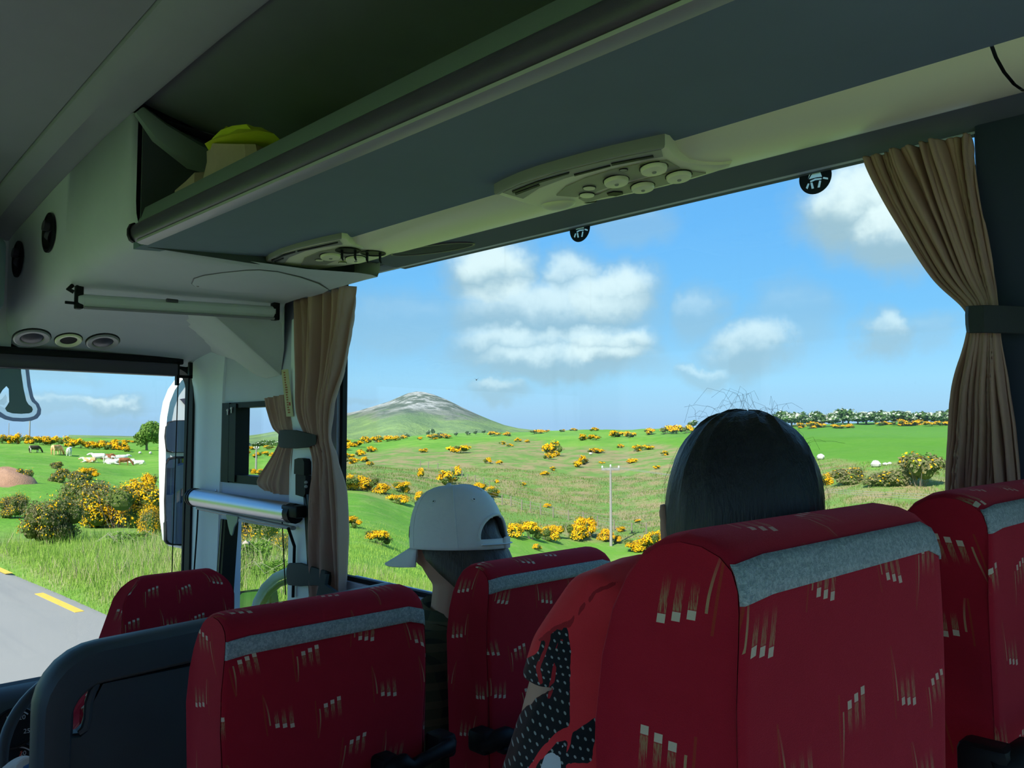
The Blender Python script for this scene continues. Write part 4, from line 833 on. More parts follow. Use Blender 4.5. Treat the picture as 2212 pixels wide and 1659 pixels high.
platepoly(e2, 'lamp_panel', [(1202, 421), (1222, 402), (1262, 384), (1320, 366), (1380, 353), (1440, 345), (1452, 352), (1468, 362), (1400, 379), (1330, 396), (1292, 411), (1280, 416), (1244, 424)], ZB-.0005, .002, pm('lamp_panel', (.33, .33, .24), .45, bstr=0))
platepoly(e2, 'lamp_panel', [(1250, 427), (1294, 418), (1330, 402), (1400, 384), (1470, 366), (1525, 373), (1480, 386), (1420, 402), (1360, 415), (1300, 426), (1266, 436)], ZB-.0005, .002, pm('lamp_panel_b', (.35, .35, .25), .45, bstr=0))
for px, py, r in ((1412, 361, .026), (1331, 388, .025), (1466, 378, .025), (1388, 401, .024)): disc(e2, px, py, ZB-.004, r, .009, tilt=(0, -.12))
disc(e2, 1273, 405, ZB-.003, .013, .003, 'call_button', M_PSU, False); disc(e2, 1268, 420, ZB-.003, .016, .004, 'call_button', M_DISC, False); disc(e2, 1347, 366, ZB-.003, .008, .002, 'call_button', M_PSU2, False)
platepoly(e2, 'seat_sign', [(1311, 417), (1325, 413), (1345, 414), (1346, 418), (1330, 422), (1314, 421)], ZB-.003, .002, M_BLACK)
mb = MB(); mb.sphere(Vector(P(1206, 440, Z=ZB)), (.022, .040, .014), 16, 10, M=rotz(radians(20)).to_3x3()); ob('lamp_bump', mb, M_PSU, e2)
ZB1 = .512
O1 = [(570, 569), (582, 558), (605, 546), (640, 535), (690, 523), (738, 514), (750, 517), (756, 525), (770, 532), (800, 537), (840, 537), (876, 533), (868, 540), (830, 556), (790, 567), (745, 575), (700, 581), (665, 585), (640, 583), (600, 577)]
e1, c1_ = service(O1, ZB1, None, 'cream overhead service unit nearest the windscreen, with black twin-pronged sockets', ntop=5)
platepoly(e1, 'vent_strip', [(582, 565), (604, 550), (650, 537), (700, 526), (734, 519), (740, 527), (700, 533), (660, 541), (625, 555), (610, 573)], ZB1-.0005, .0015, M_PSU2)
for poly in ([(586, 562), (612, 549), (638, 542), (638, 544), (613, 552), (588, 564)], [(592, 564), (612, 556), (613, 558), (594, 566)], [(642, 541), (684, 532), (730, 522), (730, 524), (685, 534), (643, 543)]): platepoly(e1, 'vent_slot', poly, ZB1-.002, .002, M_BLACK)
platepoly(e1, 'lamp_panel', [(650, 572), (658, 556), (690, 543), (740, 534), (770, 539), (795, 541), (740, 556), (705, 570)], ZB1-.0005, .002, pm('lamp_panel_c', (.30, .30, .22), .45, bstr=0))
for px, py in ((714, 552), (768, 558)): disc(e1, px, py, ZB1-.004, .03, .008, tilt=(0, -.12))
for px, py in ((752, 541), (806, 547)):
    q = Vector(P(px, py, Z=ZB1-.003)); mb = MB(); mb.lathe([(.036, 0), (.036, .002), (.032, .002), (.030, -.004)], frame_at(q, (0, 0, -1)), 26, cap1=True); so_ = ob('open_socket', mb, M_BLACK, e1)
    for dx in (-.012, .014): mb = MB(); mb.tube([q+Vector((dx, -dx, .002)), q+Vector((dx, -dx, -.02)), q+Vector((dx+.004, -dx, -.028))], [.004, .0035, .002], 6); ob('prong', mb, M_BLACK, so_)
disc(e1, 690, 561, ZB1-.003, .012, .003, 'call_button', M_PSU, False); disc(e1, 740, 567, ZB1-.003, .012, .003, 'call_button', M_PSU, False)

# ------------------------------------------------ front locker and its fittings
zbf = lambda y: float(np.interp(y, [2.2, 2.6, 2.9, 3.2, 3.4, 3.52], [.505, .488, .468, .422, .355, .312]))
lk = thing('overhead_locker', 'grey moulded overhead locker above the driver, at the front end of the rack', 'locker', (1.1, 2.6, .5))
mb = MB(); rings = []
for i, y in enumerate((2.262, 2.275, 2.35, 2.5, 2.62, 2.68, 2.74, 2.78, 2.82, 2.86, 2.9, 2.97, 3.05, 3.12, 3.2, 3.26, 3.32, 3.37, 3.42, 3.47, 3.52)):
    zb = zbf(y); s = sm(y, 2.68, 2.86); g = s*(1-.93*sm(y, 2.92, 3.46)); r = .012 if i == 0 else 0; z2 = z2f(y)-.003
    sec = [(.80+r, z2), (.80+r, zb+.12), (.802+r, zb+.085), (.81+r, zb+.05), (.828+r, zb+.022), (.86, zb+.006+r), (.92, zb+r), (1.1, zb-.008+r), (1.3, zb-.016+r), (1.43, zb-.022+r),
           (1.47+.02*s, zb-.024-.004*s+r), (1.492+.045*s, zb-.016-.03*g), (1.50+.062*s, zb+.004-.02*s-.075*g), (1.502+.070*s, zb+.03-.04*s-.15*g), (1.502+.0755*s, (1-s)*(z2-.08)+s*(zb-.01-.24*g))]
    rings.append([(x, y-(.15*float(sm(x, 1.18, 1.48)) if i < 3 else 0.)*(1-i/3), z) for x, z in sec])
mb.loft(rings, False, False); ob('shell', mb, M_LOCK, lk, angle=100)
mb = MB(); mb.loft([[(.80+.022, y, .50), (.80+.022, y, .835), (.85, y, .852), (1.5, y, .74), (1.5, y, .50)] for y in (2.252, 2.258)]); ob('end_panel', mb, pm('dark_end_panel', (.07, .085, .09), .95), rk, False)
oc = Vector(P(560, 618, Z=.482)); ax_ = (Vector(P(705, 642, Z=.47))-Vector(P(413, 610, Z=.487))).normalized(); ay_ = DZ.cross(ax_)
pl = [(413, 612), (418, 601), (440, 594), (480, 588), (530, 583), (560, 582), (600, 586), (650, 598), (690, 612), (712, 625), (700, 632), (672, 640), (630, 636), (560, 632), (490, 628), (440, 622), (420, 618)]
pts = []
for x, y in pl:
    z = .48
    for _ in range(4): q = P(x, y, Z=z); z = zbf(q[1])-.008-.016*np.clip((q[0]-1.1)/.3, 0, 1)
    pts.append(Vector(q))
cc_ = sum(pts, Vector())/len(pts)
for k, (a, b, m_) in enumerate(((1., .0015, M_RAIL), (.985, .003, M_LOCK))):
    mb = MB(); mb.loft([[cc_+(q-cc_)*a+Vector((0, 0, .004)) for q in pts], [cc_+(q-cc_)*a-Vector((0, 0, b)) for q in pts], [cc_+(q-cc_)*(a-.01)-Vector((0, 0, b+.0005)) for q in pts]]); ob('cover_panel', mb, m_, lk, angle=25)
mb = MB(); q = Vector(P(427, 615, Z=cc_.z)); mb.sphere(q-Vector((0, 0, .002)), .006, 8, 5); ob('screw', mb, M_SILVER, lk)
for px, py, lb in ((107, 503, 'round black vent on the locker side, nearer the rack'), (40, 560, 'round black vent on the locker side, nearer the windscreen')):
    q = Vector(P(px, py, X=.797)); e = thing('air_vent', lb, 'air vent', tuple(q)); M = frame_at(q, (-1, 0, 0), (0, 0, 1)); mb = MB()
    R0 = .066
    mb.lathe([(R0, 0), (R0, .006), (R0*.88, .008), (R0*.82, .003)], M, 26); ob('bezel', mb, M_BLACK, e)
    mb = MB(); mb.tube([M @ Vector((.02, 0, .002)), M @ Vector((.022, 0, .02))], [.016, .018], 10); mb.tube([M @ Vector((-.015, -.02, .002)), M @ Vector((-.01, -.012, .014))], [.02, .012], 9); ob('knob', mb, M_RAIL, e)
# dark box at the front centre
mb = MB(); mb.rbox((.2, 3.05, .395), (.698, 3.45, .645), .035, 4); tag(ob('front_console', mb, M_SLAB), 'dark rounded overhead console hanging at the middle of the windscreen', 'console')
# three round dome fittings above the windscreen
for px, py, r, kind, lb in ((69, 728, .052, 0, 'grey round speaker above the windscreen, farthest from the pillar'), (148, 733, .040, 1, 'pale ringed round lamp between the two round speakers'), (222, 737, .050, 0, 'grey round speaker above the windscreen, nearest the pillar')):
    z = .36
    for _ in range(6): q = P(px, py, Z=z); z = zbf(q[1])-.008
    q = Vector(q); nrm = Vector((0, -.47, -1)); e = thing('ceiling_light' if kind else 'round_speaker', lb, 'lamp' if kind else 'speaker', tuple(q)); M = frame_at(q+nrm.normalized()*.002, nrm); mb = MB()
    mb.lathe([(r, -.004), (r, .004), (r*.92, .007), (r*.68, .005), (r*.62, .001)], M, 28); ob('bezel', mb, M_DISC if kind else M_SILVER, e)
    mb = MB(); mb.lathe([(r*.64, 0), (r*.5, .006 if not kind else -.004), (.001, .008 if not kind else -.006)], M, 24); ob('lens' if kind else 'cone', mb, pm('lens_brown', (.12, .08, .05), .3) if kind else M_RAIL, e)
    mb = MB(); mb.lathe([(r*1.05, -.003), (r*1.05, .001), (r*.99, .0015)], M, 28); ob('seal', mb, M_RUBBER, e)

# ------------------------------------------------ roller blinds
def blind(name, label, a, b, r, m_tube, flatk=None):
    a, b = Vector(a), Vector(b); e = thing(name, label, 'blind', tuple(a)); mb = MB(); mb.tube([a, b], r, 18); ob('roller_tube', mb, m_tube, e); return e, a, b
bl, a, b = blind('roller_blind', 'grey rolled-up sun blind under the front locker', P(170, 648, Z=.432), P(594, 674, Z=.430), .020, M_LOCK)
dr = (b-a).normalized(); dn = Vector((0, 0, -1))
mb = MB(); mb.loft([[q+Vector((0, -.002, .012)), q+Vector((0, -.022, .006)), q+Vector((0, -.024, -.012)), q+Vector((0, -.012, -.026)), q+Vector((0, .008, -.02))] for q in (a+dr*.012, b-dr*.012)]); ob('blind_cloth', mb, M_LOCK, bl)
mb = MB(); q0, q1 = a+dr*.01, b-dr*.012; mb.loft([[q+Vector((0, -.022, -.022)), q+Vector((0, -.026, -.026)), q+Vector((0, -.02, -.031)), q+Vector((0, -.012, -.027))] for q in (q0, q1)]); ob('bottom_bar', mb, M_SILVER, bl)
mb = MB(); mb.rbox((-.011, -.016, -.03), (.011, .014, .05), .004, M=Matrix.Translation(a)); mb.tube([a+Vector((-.02, 0, .045)), a+Vector((-.035, -.01, .03)), a+Vector((-.02, -.015, .022))], .007, 8); mb.tube([a+Vector((-.01, 0, -.012)), a+Vector((-.04, 0, -.012))], .005, 7); ob('bracket', mb, M_BLACK, bl)
mb = MB(); mb.rbox((-.012, -.016, -.03), (.012, .014, .05), .004, M=Matrix.Translation(b)); ob('bracket', mb, M_BLACK, bl)
q = a*.56+b*.44; mb = MB(); mb.rbox((-.02, -.027, .008), (.02, -.016, .02), .003, M=Matrix.Translation(q)); ob('clip', mb, M_RAIL, bl)
wb = thing('windscreen_blind', 'dark blind cassette across the top of the windscreen', 'blind', (.3, 3.46, .27))
mb = MB(); mb.rbox((-.95, 3.45, .238), (1.43, 3.50, .292), .008); ob('cassette', mb, M_RAIL, wb)
mb = MB(); mb.rbox((-.95, 3.455, .288), (1.455, 3.505, .318), .006); ob('mounting_rail', mb, M_BLACK, wb)
mb = MB(); bx(mb, 1.43, 1.495, 3.46, 3.475, .232, .244); bx(mb, 1.48, 1.495, 3.46, 3.475, .232, .30); bx(mb, 1.425, 1.437, 3.455, 3.475, .20, .3); ob('bracket', mb, M_BLACK, wb, False)
for x, r, zb in ((1.437, .0022, -.95), (1.483, .004, -.95)): mb = MB(); mb.tube([(x, 3.468, .24), (x+.004, 3.49, -.3), (x+.008, 3.51, zb)], r, 6); ob('guide_cord', mb, M_BLACK, wb)
cb, a, b = blind('cab_blind', 'chrome roller blind tube across the driver side window', P(418, 1074, X=1.515), P(628, 1108, X=1.515), .036, M_CHROME)
dr = (b-a).normalized()
for q in (a, a+dr*.02): mb = MB(); mb.tube([q-dr*.006, q+dr*.006], .039, 18); ob('end_ring', mb, M_BLACK, cb)
mb = MB(); mb.tube([b-dr*.01, b+dr*.035], .036, 12); mb.rbox((-.03, -.09, -.012), (.035, .02, .03), .008, M=Matrix.Translation(b)); ob('bracket', mb, M_BLACK, cb)
dz = Vector((0, 0, -.052)); mb = MB(); mb.tube([a+dr*.05+dz*.8, b+dr*.02+dz], .012, 10, flat=.6); ob('bottom_bar', mb, M_SILVER, cb)
q = a*.52+b*.48+dz; mb = MB(); mb.loft([[q+dr*x*k+Vector((-.004+th, 0, z)) for x, z in ((-.05, .008), (.05, .008), (.045, -.012), (.02, -.035), (.008, -.062), (0, -.07), (-.012, -.064), (-.03, -.035), (-.04, -.012))] for th, k in ((-.012, 1), (-.007, 1))]); ob('pull_tab', mb, pm('clear_tab', (.22, .26, .3), .25), cb)
mb = MB(); mb.tube([b-dr*.06+Vector((0, 0, -.03)), P(612, 1180, X=1.52), P(617, 1285, X=1.53)], .0022, 5); ob('guide_cord', mb, M_BLACK, cb)
mb = MB(); mb.tube([P(428, 1092, X=1.512), P(425, 1150, X=1.505), P(418, 1250, X=1.50)], .0035, 5); ob('guide_cord', mb, M_BLACK, cb)
mb = MB(); mb.tube([b+Vector((-.02, -.02, -.05)), P(636, 1180, X=1.53), P(633, 1290, X=1.535)], .006, 6); ob('guide_rod', mb, M_BLACK, cb)
mb = MB(); mb.sphere(P(469, 1060, X=1.572), .008, 10, 7); tag(ob('screw_head', mb, M_CHROME), 'single bright screw head on the grey rail above the chrome blind', 'screw')
# pillar sticker
st = thing('warning_sticker', 'narrow yellowed sticker with faint red text on the grey pillar', 'sticker', P(617, 850, X=1.54))
a, b = Vector(P(608, 799, X=1.5405)), Vector(P(619, 900, X=1.5405)); wv = Vector((0, -.05, 0)); mb = MB()
def card(mb, a, b, wv, th): mb.loft([[a, a+wv, b+wv, b], [q+Vector((-th, 0, 0)) for q in (a, a+wv, b+wv, b)]])
card(mb, a, b, wv, .001); ob('backing', mb, pm('yellowed_paper', (.55, .5, .3), .6), st, False)
M_RED = pm('red_print', (.35, .12, .05), .7, bstr=0)
mb = MB(); rg = random.Random(4)
for k in range(17):
    f = .05+k*.053; q = a*(1-f)+b*f+Vector((-.0011, 0, 0)); w_ = rg.uniform(.2, .34)
    card(mb, q+wv*.3, q+wv*.3+(b-a)*.03, wv*w_, .0004)
ob('printed_text', mb, M_RED, st, False)
mb = MB(); q = a*.30+b*.70+Vector((-.0011, 0, 0)); card(mb, q+wv*.6, q+wv*.6+(b-a)*.07, wv*.2, .0005); ob('red_mark', mb, pm('red_mark', (.4, .03, .02), .6, bstr=0), st, False)
# seat belt window stickers
M_NAVY = pm('sticker_navy', (.006, .012, .035), .5, bstr=0); M_PICT = M_LSIGN
for px, py, r, lb in ((1252.5, 494, .031, 'round navy seat-belt sticker on the window, beside the far service unit end'), (1761, 383, .031, 'round navy seat-belt sticker on the window, nearest the rear curtain')):
    q = Vector(P(px, py, X=XW+.028)); e = thing('belt_sticker', lb, 'sticker', tuple(q), group='seat-belt window stickers')
    U_, W_ = Vector((0, -1, 0)), Vector((0, 0, 1)); N_ = Vector((-1, 0, 0))
    PC = [[(-.5, -.02), (-.34, .5), (-.2, .68), (-.06, .68), (-.44, .1)], [(-.44, -.04), (.12, .72), (.28, .5), (.46, -.06), (.1, -.02)], [(-.66, -.58), (-.54, -.68), (-.40, -.34), (-.52, -.30)], [(.50, -.2), (.86, -.34), (.86, -.22), (.56, -.1)], [(-.36, -.16), (0, -.08), (.44, -.14), (.42, -.24), (0, -.2), (-.34, -.28)],
          [(-.34, -.32), (-.2, -.30), (-.1, -.72), (-.26, -.72)], [(.26, -.28), (.4, -.32), (.3, -.74), (.14, -.72)], [(-.22, .96), (-.2, .8), (.06, .78), (.18, .86), (.14, 1.0)]]
    cu = bpy.data.curves.new('backing', 'CURVE'); cu.dimensions = '2D'; cu.fill_mode = 'BOTH'
    for poly in [[(1.12*cos(a), 1.12*sin(a)) for a in [j*2*pi/40 for j in range(40)]]]+PC:
        sp = cu.splines.new('POLY'); sp.points.add(len(poly)-1); sp.use_cyclic_u = True
        for pt_, (u, v) in zip(sp.points, poly): pt_.co = (u, v, 0, 1)
    fo = bpy.data.objects.new('tmp', cu); C.objects.link(fo); mn = bpy.data.meshes.new_from_object(fo.evaluated_get(bpy.context.evaluated_depsgraph_get())); mb = MB()
    mb.add([q+U_*(v.co.x*r)+W_*(v.co.y*r) for v in mn.vertices], [tuple(f.vertices) for f in mn.polygons]); bpy.data.objects.remove(fo); bpy.data.curves.remove(cu); bpy.data.meshes.remove(mn); ob('backing', mb, M_NAVY, e, False)
    for poly in PC: mb = MB(); mb.add([q+U_*(u*r)+W_*(v*r) for u, v in poly], [tuple(range(len(poly)))]); ob('pictogram', mb, M_PICT, e, False)

# ------------------------------------------------ curtains
cm_, t = newmat('brown_curtain'); co = t.co(); nz = t.noise(co, 9., 4.); c = t.mix(nz, (.56, .36, .285), (.66, .45, .37))
d = t.n('ShaderNodeBsdfDiffuse'); t.put(d.inputs[0], c); t.put(d.inputs['Normal'], t.bump(t.noise(co, 600., 2.), .3, .001)); q = t.n('ShaderNodeBsdfTranslucent'); t.put(q.inputs[0], c); x = t.n('ShaderNodeMixShader'); x.inputs[0].default_value = .2
t.t.links.new(d.outputs[0], x.inputs[1]); t.t.links.new(q.outputs[0], x.inputs[2]); t.out(x.outputs[0]); M_CURT = cm_
def curtain(rows, npl, X0, amp, label, drift=.0, nu=None):
    """rows: (left px, left py, right px, right py, amp factor, inset) from top to hem"""
    keys = []
    for lx, ly, rx_, ry, k, ins in rows: keys.append((P(lx, ly, X=X0-ins), P(rx_, ry, X=X0-ins), k, ins))
    n = nu or npl*14; T = np.linspace(0, len(keys)-1, (len(keys)-1)*9+1); out = []
    for tt in T:
        i = min(int(tt), len(keys)-2); u = tt-i; u2 = u*u*(3-2*u)
        def cr(f):
            p0, p1, p2, p3 = f(max(i-1, 0)), f(i), f(i+1), f(min(i+2, len(keys)-1)); return .5*((2*p1)+(-p0+p2)*u+(2*p0-5*p1+4*p2-p3)*u*u+(-p0+3*p1-3*p2+p3)*u**3)
        ly, lz, ry, rz = (cr(lambda j, a=a, b=b: keys[j][a][b]) for a, b in ((0, 1), (0, 2), (1, 1), (1, 2)))
        k = keys[i][2]*(1-u2)+keys[i+1][2]*u2; ins = keys[i][3]*(1-u2)+keys[i+1][3]*u2
        row = []
        for j in range(n+1):
            s = j/n; ph = 2*pi*npl*(s+.035*sin(5*s+tt*.6)+.018*sin(17*s+2+tt*.9)+drift*tt*.02)
            a = amp*k*(sin(ph)*(1-.45*sin(9*s+tt*.5))+.4*sin(2.3*ph+tt*.9+1)+.8*sin(.37*ph+tt*.4))
            ss_ = s+.35*k*cos(ph)/(2*pi*npl)
            row.append((X0-ins-a-.012*sin(pi*s), ly+(ry-ly)*ss_, lz+(rz-lz)*ss_))
        out.append(row)
    mb = MB(); mb.grid(out); o = ob('curtain', mb, M_CURT, angle=180); md = o.modifiers.new('thick', 'SOLIDIFY'); md.thickness = .0025; tag(o, label, 'curtain'); return o
curtain([(1868, 343, 2098, 290, .9, .0), (1893, 395, 2104, 345, 1., .0), (1940, 478, 2124, 455, .9, .005), (2018, 600, 2149, 590, .7, .015), (2089, 672, 2157, 655, .35, .03), (2090, 730, 2162, 722, .35, .03), (2062, 835, 2178, 830, .8, .02), (2050, 950, 2192, 940, 1., .015), (2040, 1060, 2200, 1060, 1.1, .01), (2045, 1200, 2195, 1200, 1.1, .01)], 9, 1.548, .011, 'brown pleated curtain tied back beside the dark pillar')
curtain([(645, 650, 759, 617, .9, 0), (650, 705, 752, 690, 1., 0), (652, 800, 736, 790, .9, .0), (650, 890, 717, 880, .6, .01), (668, 950, 713, 945, .3, .02), (684, 1000, 722, 990, .5, .015), (681, 1080, 734, 1070, .9, .01), (676, 1180, 738, 1172, 1., .01), (676, 1275, 738, 1268, 1., .0), (676, 1400, 738, 1390, 1., .0)], 7, 1.535, .019, 'brown pleated curtain hanging at the front edge of the passenger window')
curtain([(574, 861, 622, 852, .8, 0), (582, 890, 625, 885, .9, .004), (592, 925, 630, 920, .5, .012), (606, 945, 634, 945, .25, .02), (592, 985, 630, 980, .6, .012), (561, 1038, 628, 1040, .9, .004), (575, 1058, 626, 1071, .9, .002)], 4, 1.558, .010, 'short brown curtain gathered over the small upper cab window')
M_TIE = pm('charcoal_band', (.05, .06, .064), .75, spec=.2, var=.1, bscale=400, bstr=.3)
def band(name, label, path, h, th, m_):
    mb = MB(); rings = []
    pts = [Vector(q) for q in path]
    for i, q in enumerate(pts):
        tg = (pts[min(i+1, len(pts)-1)]-pts[max(i-1, 0)]).normalized(); n = tg.cross(Vector((0, 0, 1))).normalized(); hh = h[i] if isinstance(h, (list, tuple)) else h
        rings.append([q+n*th*cos(a)*.5*(1 if abs(cos(a)) > .5 else .9)+Vector((0, 0, hh/2*np.sign(sin(a))*min(1, abs(sin(a))*1.35))) for a in [(j+.5)*2*pi/12 for j in range(12)]])
    mb.loft(rings); return tag(ob(name, mb, m_), label, 'tieback')
band('curtain_tieback', 'charcoal tieback band round the curtain by the dark pillar', [P(2098, 690, X=1.565), P(2092, 690, X=1.50), P(2098, 690, X=1.475), P(2125, 689, X=1.47), P(2170, 690, X=1.49), P(2230, 693, X=1.535)], .045, .010, M_TIE)
band('curtain_tieback', 'charcoal padded tieback band round both front curtains', [P(605, 948, X=1.55), P(606, 948, X=1.515), P(615, 948, X=1.50), P(640, 949, X=1.488), P(665, 951, X=1.485), P(680, 950, X=1.49), P(683, 949, X=1.52)], [.05, .062, .066, .064, .05, .034, .03], .014, M_TIE)
band('curtain_tieback', 'lower charcoal clasp band on the pillar behind the black partition', [P(623, 1240, X=1.545), P(626, 1240, X=1.515), P(650, 1241, X=1.50), P(680, 1245, X=1.49), P(704, 1249, X=1.49), P(711, 1250, X=1.515)], [.06, .078, .08, .06, .05, .045], .016, M_TIE)
mb = MB(); q = [P(704, 1240, X=1.485), P(712, 1240, X=1.485), P(708, 1262, X=1.485), P(742, 1285, X=1.485), P(690, 1285, X=1.485), P(697, 1258, X=1.485)]; mb.loft([q, [(x-.012, y, z) for x, y, z in q]]); tag(ob('clasp_flap', mb, M_TIE, smooth=False), 'dark flap of cloth under the lower clasp band', 'flap')
# seat belt on the pillar
sb = thing('seat_belt', 'black driver seat belt and height adjuster on the grey pillar', 'seat belt', P(662, 1000, X=1.53))
def slab(pp, X, th, r=.004): mb = MB(); q = [P(x, y, X=X) for x, y in pp]; mb.loft([[(x-.0, y, z) for x, y, z in q], [(x-th, y, z) for x, y, z in q]]); return mb
ob('adjuster_cap', slab([(652, 992), (660, 989), (670, 991), (673, 998), (673, 1026), (651, 1023)], 1.545, .03), M_BLACK, sb, False)
ob('adjuster_body', slab([(651, 1024), (673, 1027), (672, 1066), (668, 1073), (651, 1068)], 1.545, .024), M_RUBBER, sb, False)
for py in (1042, 1051): mb = MB(); mb.sphere(P(661, py, X=1.519), .006, 9, 6); ob('rivet', mb, M_SILVER, sb)
for k, (x0, w_) in enumerate(((655, 9), (662, 8))):
    mb = MB(); mb.grid([[P(x0+dx+(py-1070)*.055, py, X=1.525-.006*k) for dx in (0, w_)] for py in np.linspace(1068, 1300, 10)]); o = ob('webbing', mb, M_BLACK, sb); md = o.modifiers.new('t', 'SOLIDIFY'); md.thickness = .003

# ------------------------------------------------ seats
mq, t = newmat('moquette'); uv = t.co('UV'); ob_ = t.n('ShaderNodeObjectInfo')
uvo = t.v('ADD', uv, t.xyz(t.m('MULTIPLY', ob_.outputs['Random'], 3.7), t.m('MULTIPLY', ob_.outputs['Random'], 1.9), 0.))
CS = .098
sc_ = t.vs(uvo, 1/CS); row_ = t.m('FLOOR', t.sep(sc_)[1]); sc2 = t.v('ADD', sc_, t.xyz(t.m('MULTIPLY', row_, .37), 0., 0.))
cell = t.v('FLOOR', sc2); wn = t.n('ShaderNodeTexWhiteNoise', noise_dimensions='2D'); t.put(wn.inputs['Vector'], cell); rx_, ry_, rz_ = t.sep(wn.outputs['Color'])
lp = t.v('SUBTRACT', t.v('SUBTRACT', sc2, cell), t.xyz(t.m('ADD', .3, t.m('MULTIPLY', rx_, .4)), t.m('ADD', .3, t.m('MULTIPLY', ry_, .4)), 0.)); lu, lv, _z = t.sep(lp)
fl = t.m('SUBTRACT', t.m('MULTIPLY', t.m('GREATER_THAN', rz_, .35), 2.), 1.)
lv = t.m('MULTIPLY', lv, fl); lu = t.m('ADD', lu, t.m('MULTIPLY', lv, t.m('MULTIPLY', t.m('SUBTRACT', rx_, .5), .7)))
sq = None; stx = None; strand = t.noise(t.v('MULTIPLY', uvo, (900., 90., 1.)), 1., 2., .7)
for i in (-1, 0, 1):
    du = t.m('ABSOLUTE', t.m('SUBTRACT', lu, i*.125)); v0 = t.m('ADD', lv, .03*i)
    a = t.m('MULTIPLY', t.m('LESS_THAN', du, .036), t.m('LESS_THAN', t.m('ABSOLUTE', t.m('ADD', v0, .11)), .034))
    b = t.m('MULTIPLY', t.m('LESS_THAN', du, .036), t.m('MULTIPLY', t.ss(v0, -.08, -.06), t.ss(v0, .20+.05*i, -.06)))
    sq = a if sq is None else t.m('MAXIMUM', sq, a); stx = b if stx is None else t.m('MAXIMUM', stx, b)
wn2 = t.n('ShaderNodeTexWhiteNoise', noise_dimensions='2D'); t.put(wn2.inputs['Vector'], t.v('ADD', cell, (17.3, 5.1, 0.))); has = t.m('LESS_THAN', wn2.outputs['Value'], .9)
stx = t.m('MULTIPLY', t.m('MULTIPLY', stx, t.ss(strand, .35, .6)), has); sq = t.m('MULTIPLY', sq, has)
line_ = t.m('MULTIPLY', t.m('LESS_THAN', t.m('ABSOLUTE', t.m('ADD', lu, t.m('ADD', .24, t.m('MULTIPLY', t.m('MULTIPLY', lv, lv), .35)))), .012), t.m('MULTIPLY', t.m('LESS_THAN', lv, .42), t.m('GREATER_THAN', lv, -.05)))
line2 = t.m('MULTIPLY', t.m('LESS_THAN', t.m('ABSOLUTE', t.m('ADD', lu, .31)), .012), t.m('MULTIPLY', t.m('LESS_THAN', lv, .46), t.m('GREATER_THAN', lv, -.2)))
n1 = t.noise(uvo, 30., 4., .6); n2 = t.noise(uvo, 900., 2., .8)
c = t.mix(n1, (.36, .012, .028), (.46, .018, .04)); c = t.mix(t.m('MULTIPLY', n2, .5), c, (.24, .008, .02))
c = t.mix(t.m('MULTIPLY', line2, .5), c, (.3, .07, .02)); c = t.mix(t.m('MULTIPLY', line_, t.ss(lv, .4, 0., .1, .8)), c, (.42, .33, .17))
c = t.mix(t.m('MULTIPLY', stx, .75), c, (.36, .31, .15)); c = t.mix(t.m('MULTIPLY', sq, .92), c, (.62, .58, .44))
t.out(t.bsdf(c, .85, 0, .12, t.bump(n2, .4, .002), .9, (.9, .13, .18), sheen_r=.3)); M_MOQ = mq
ms, t = newmat('grey_hook_strip'); co = t.co(); n1 = t.noise(co, 520., 2., .7); n2 = t.noise(co, 260., 4., .75)
t.out(t.bsdf(t.mix(t.ss(n2, .38, .66), (.24, .32, .35), (.46, .56, .58)), .9, 0, .1, t.bump(n1, .9, .003), .3)); M_STRIP = ms
PROF = [(.004, -.80), (0, -.62), (0, -.45), (0, -.34), (0, -.25), (0, -.17), (0, -.11), (0, -.07), (.0005, -.045), (.002, -.03), (.007, -.017), (.017, -.008), (.032, -.002), (.05, 0), (.068, -.004), (.085, -.014), (.10, -.032), (.113, -.058), (.122, -.095), (.128, -.15), (.13, -.25), (.128, -.4), (.122, -.6), (.11, -.80)]
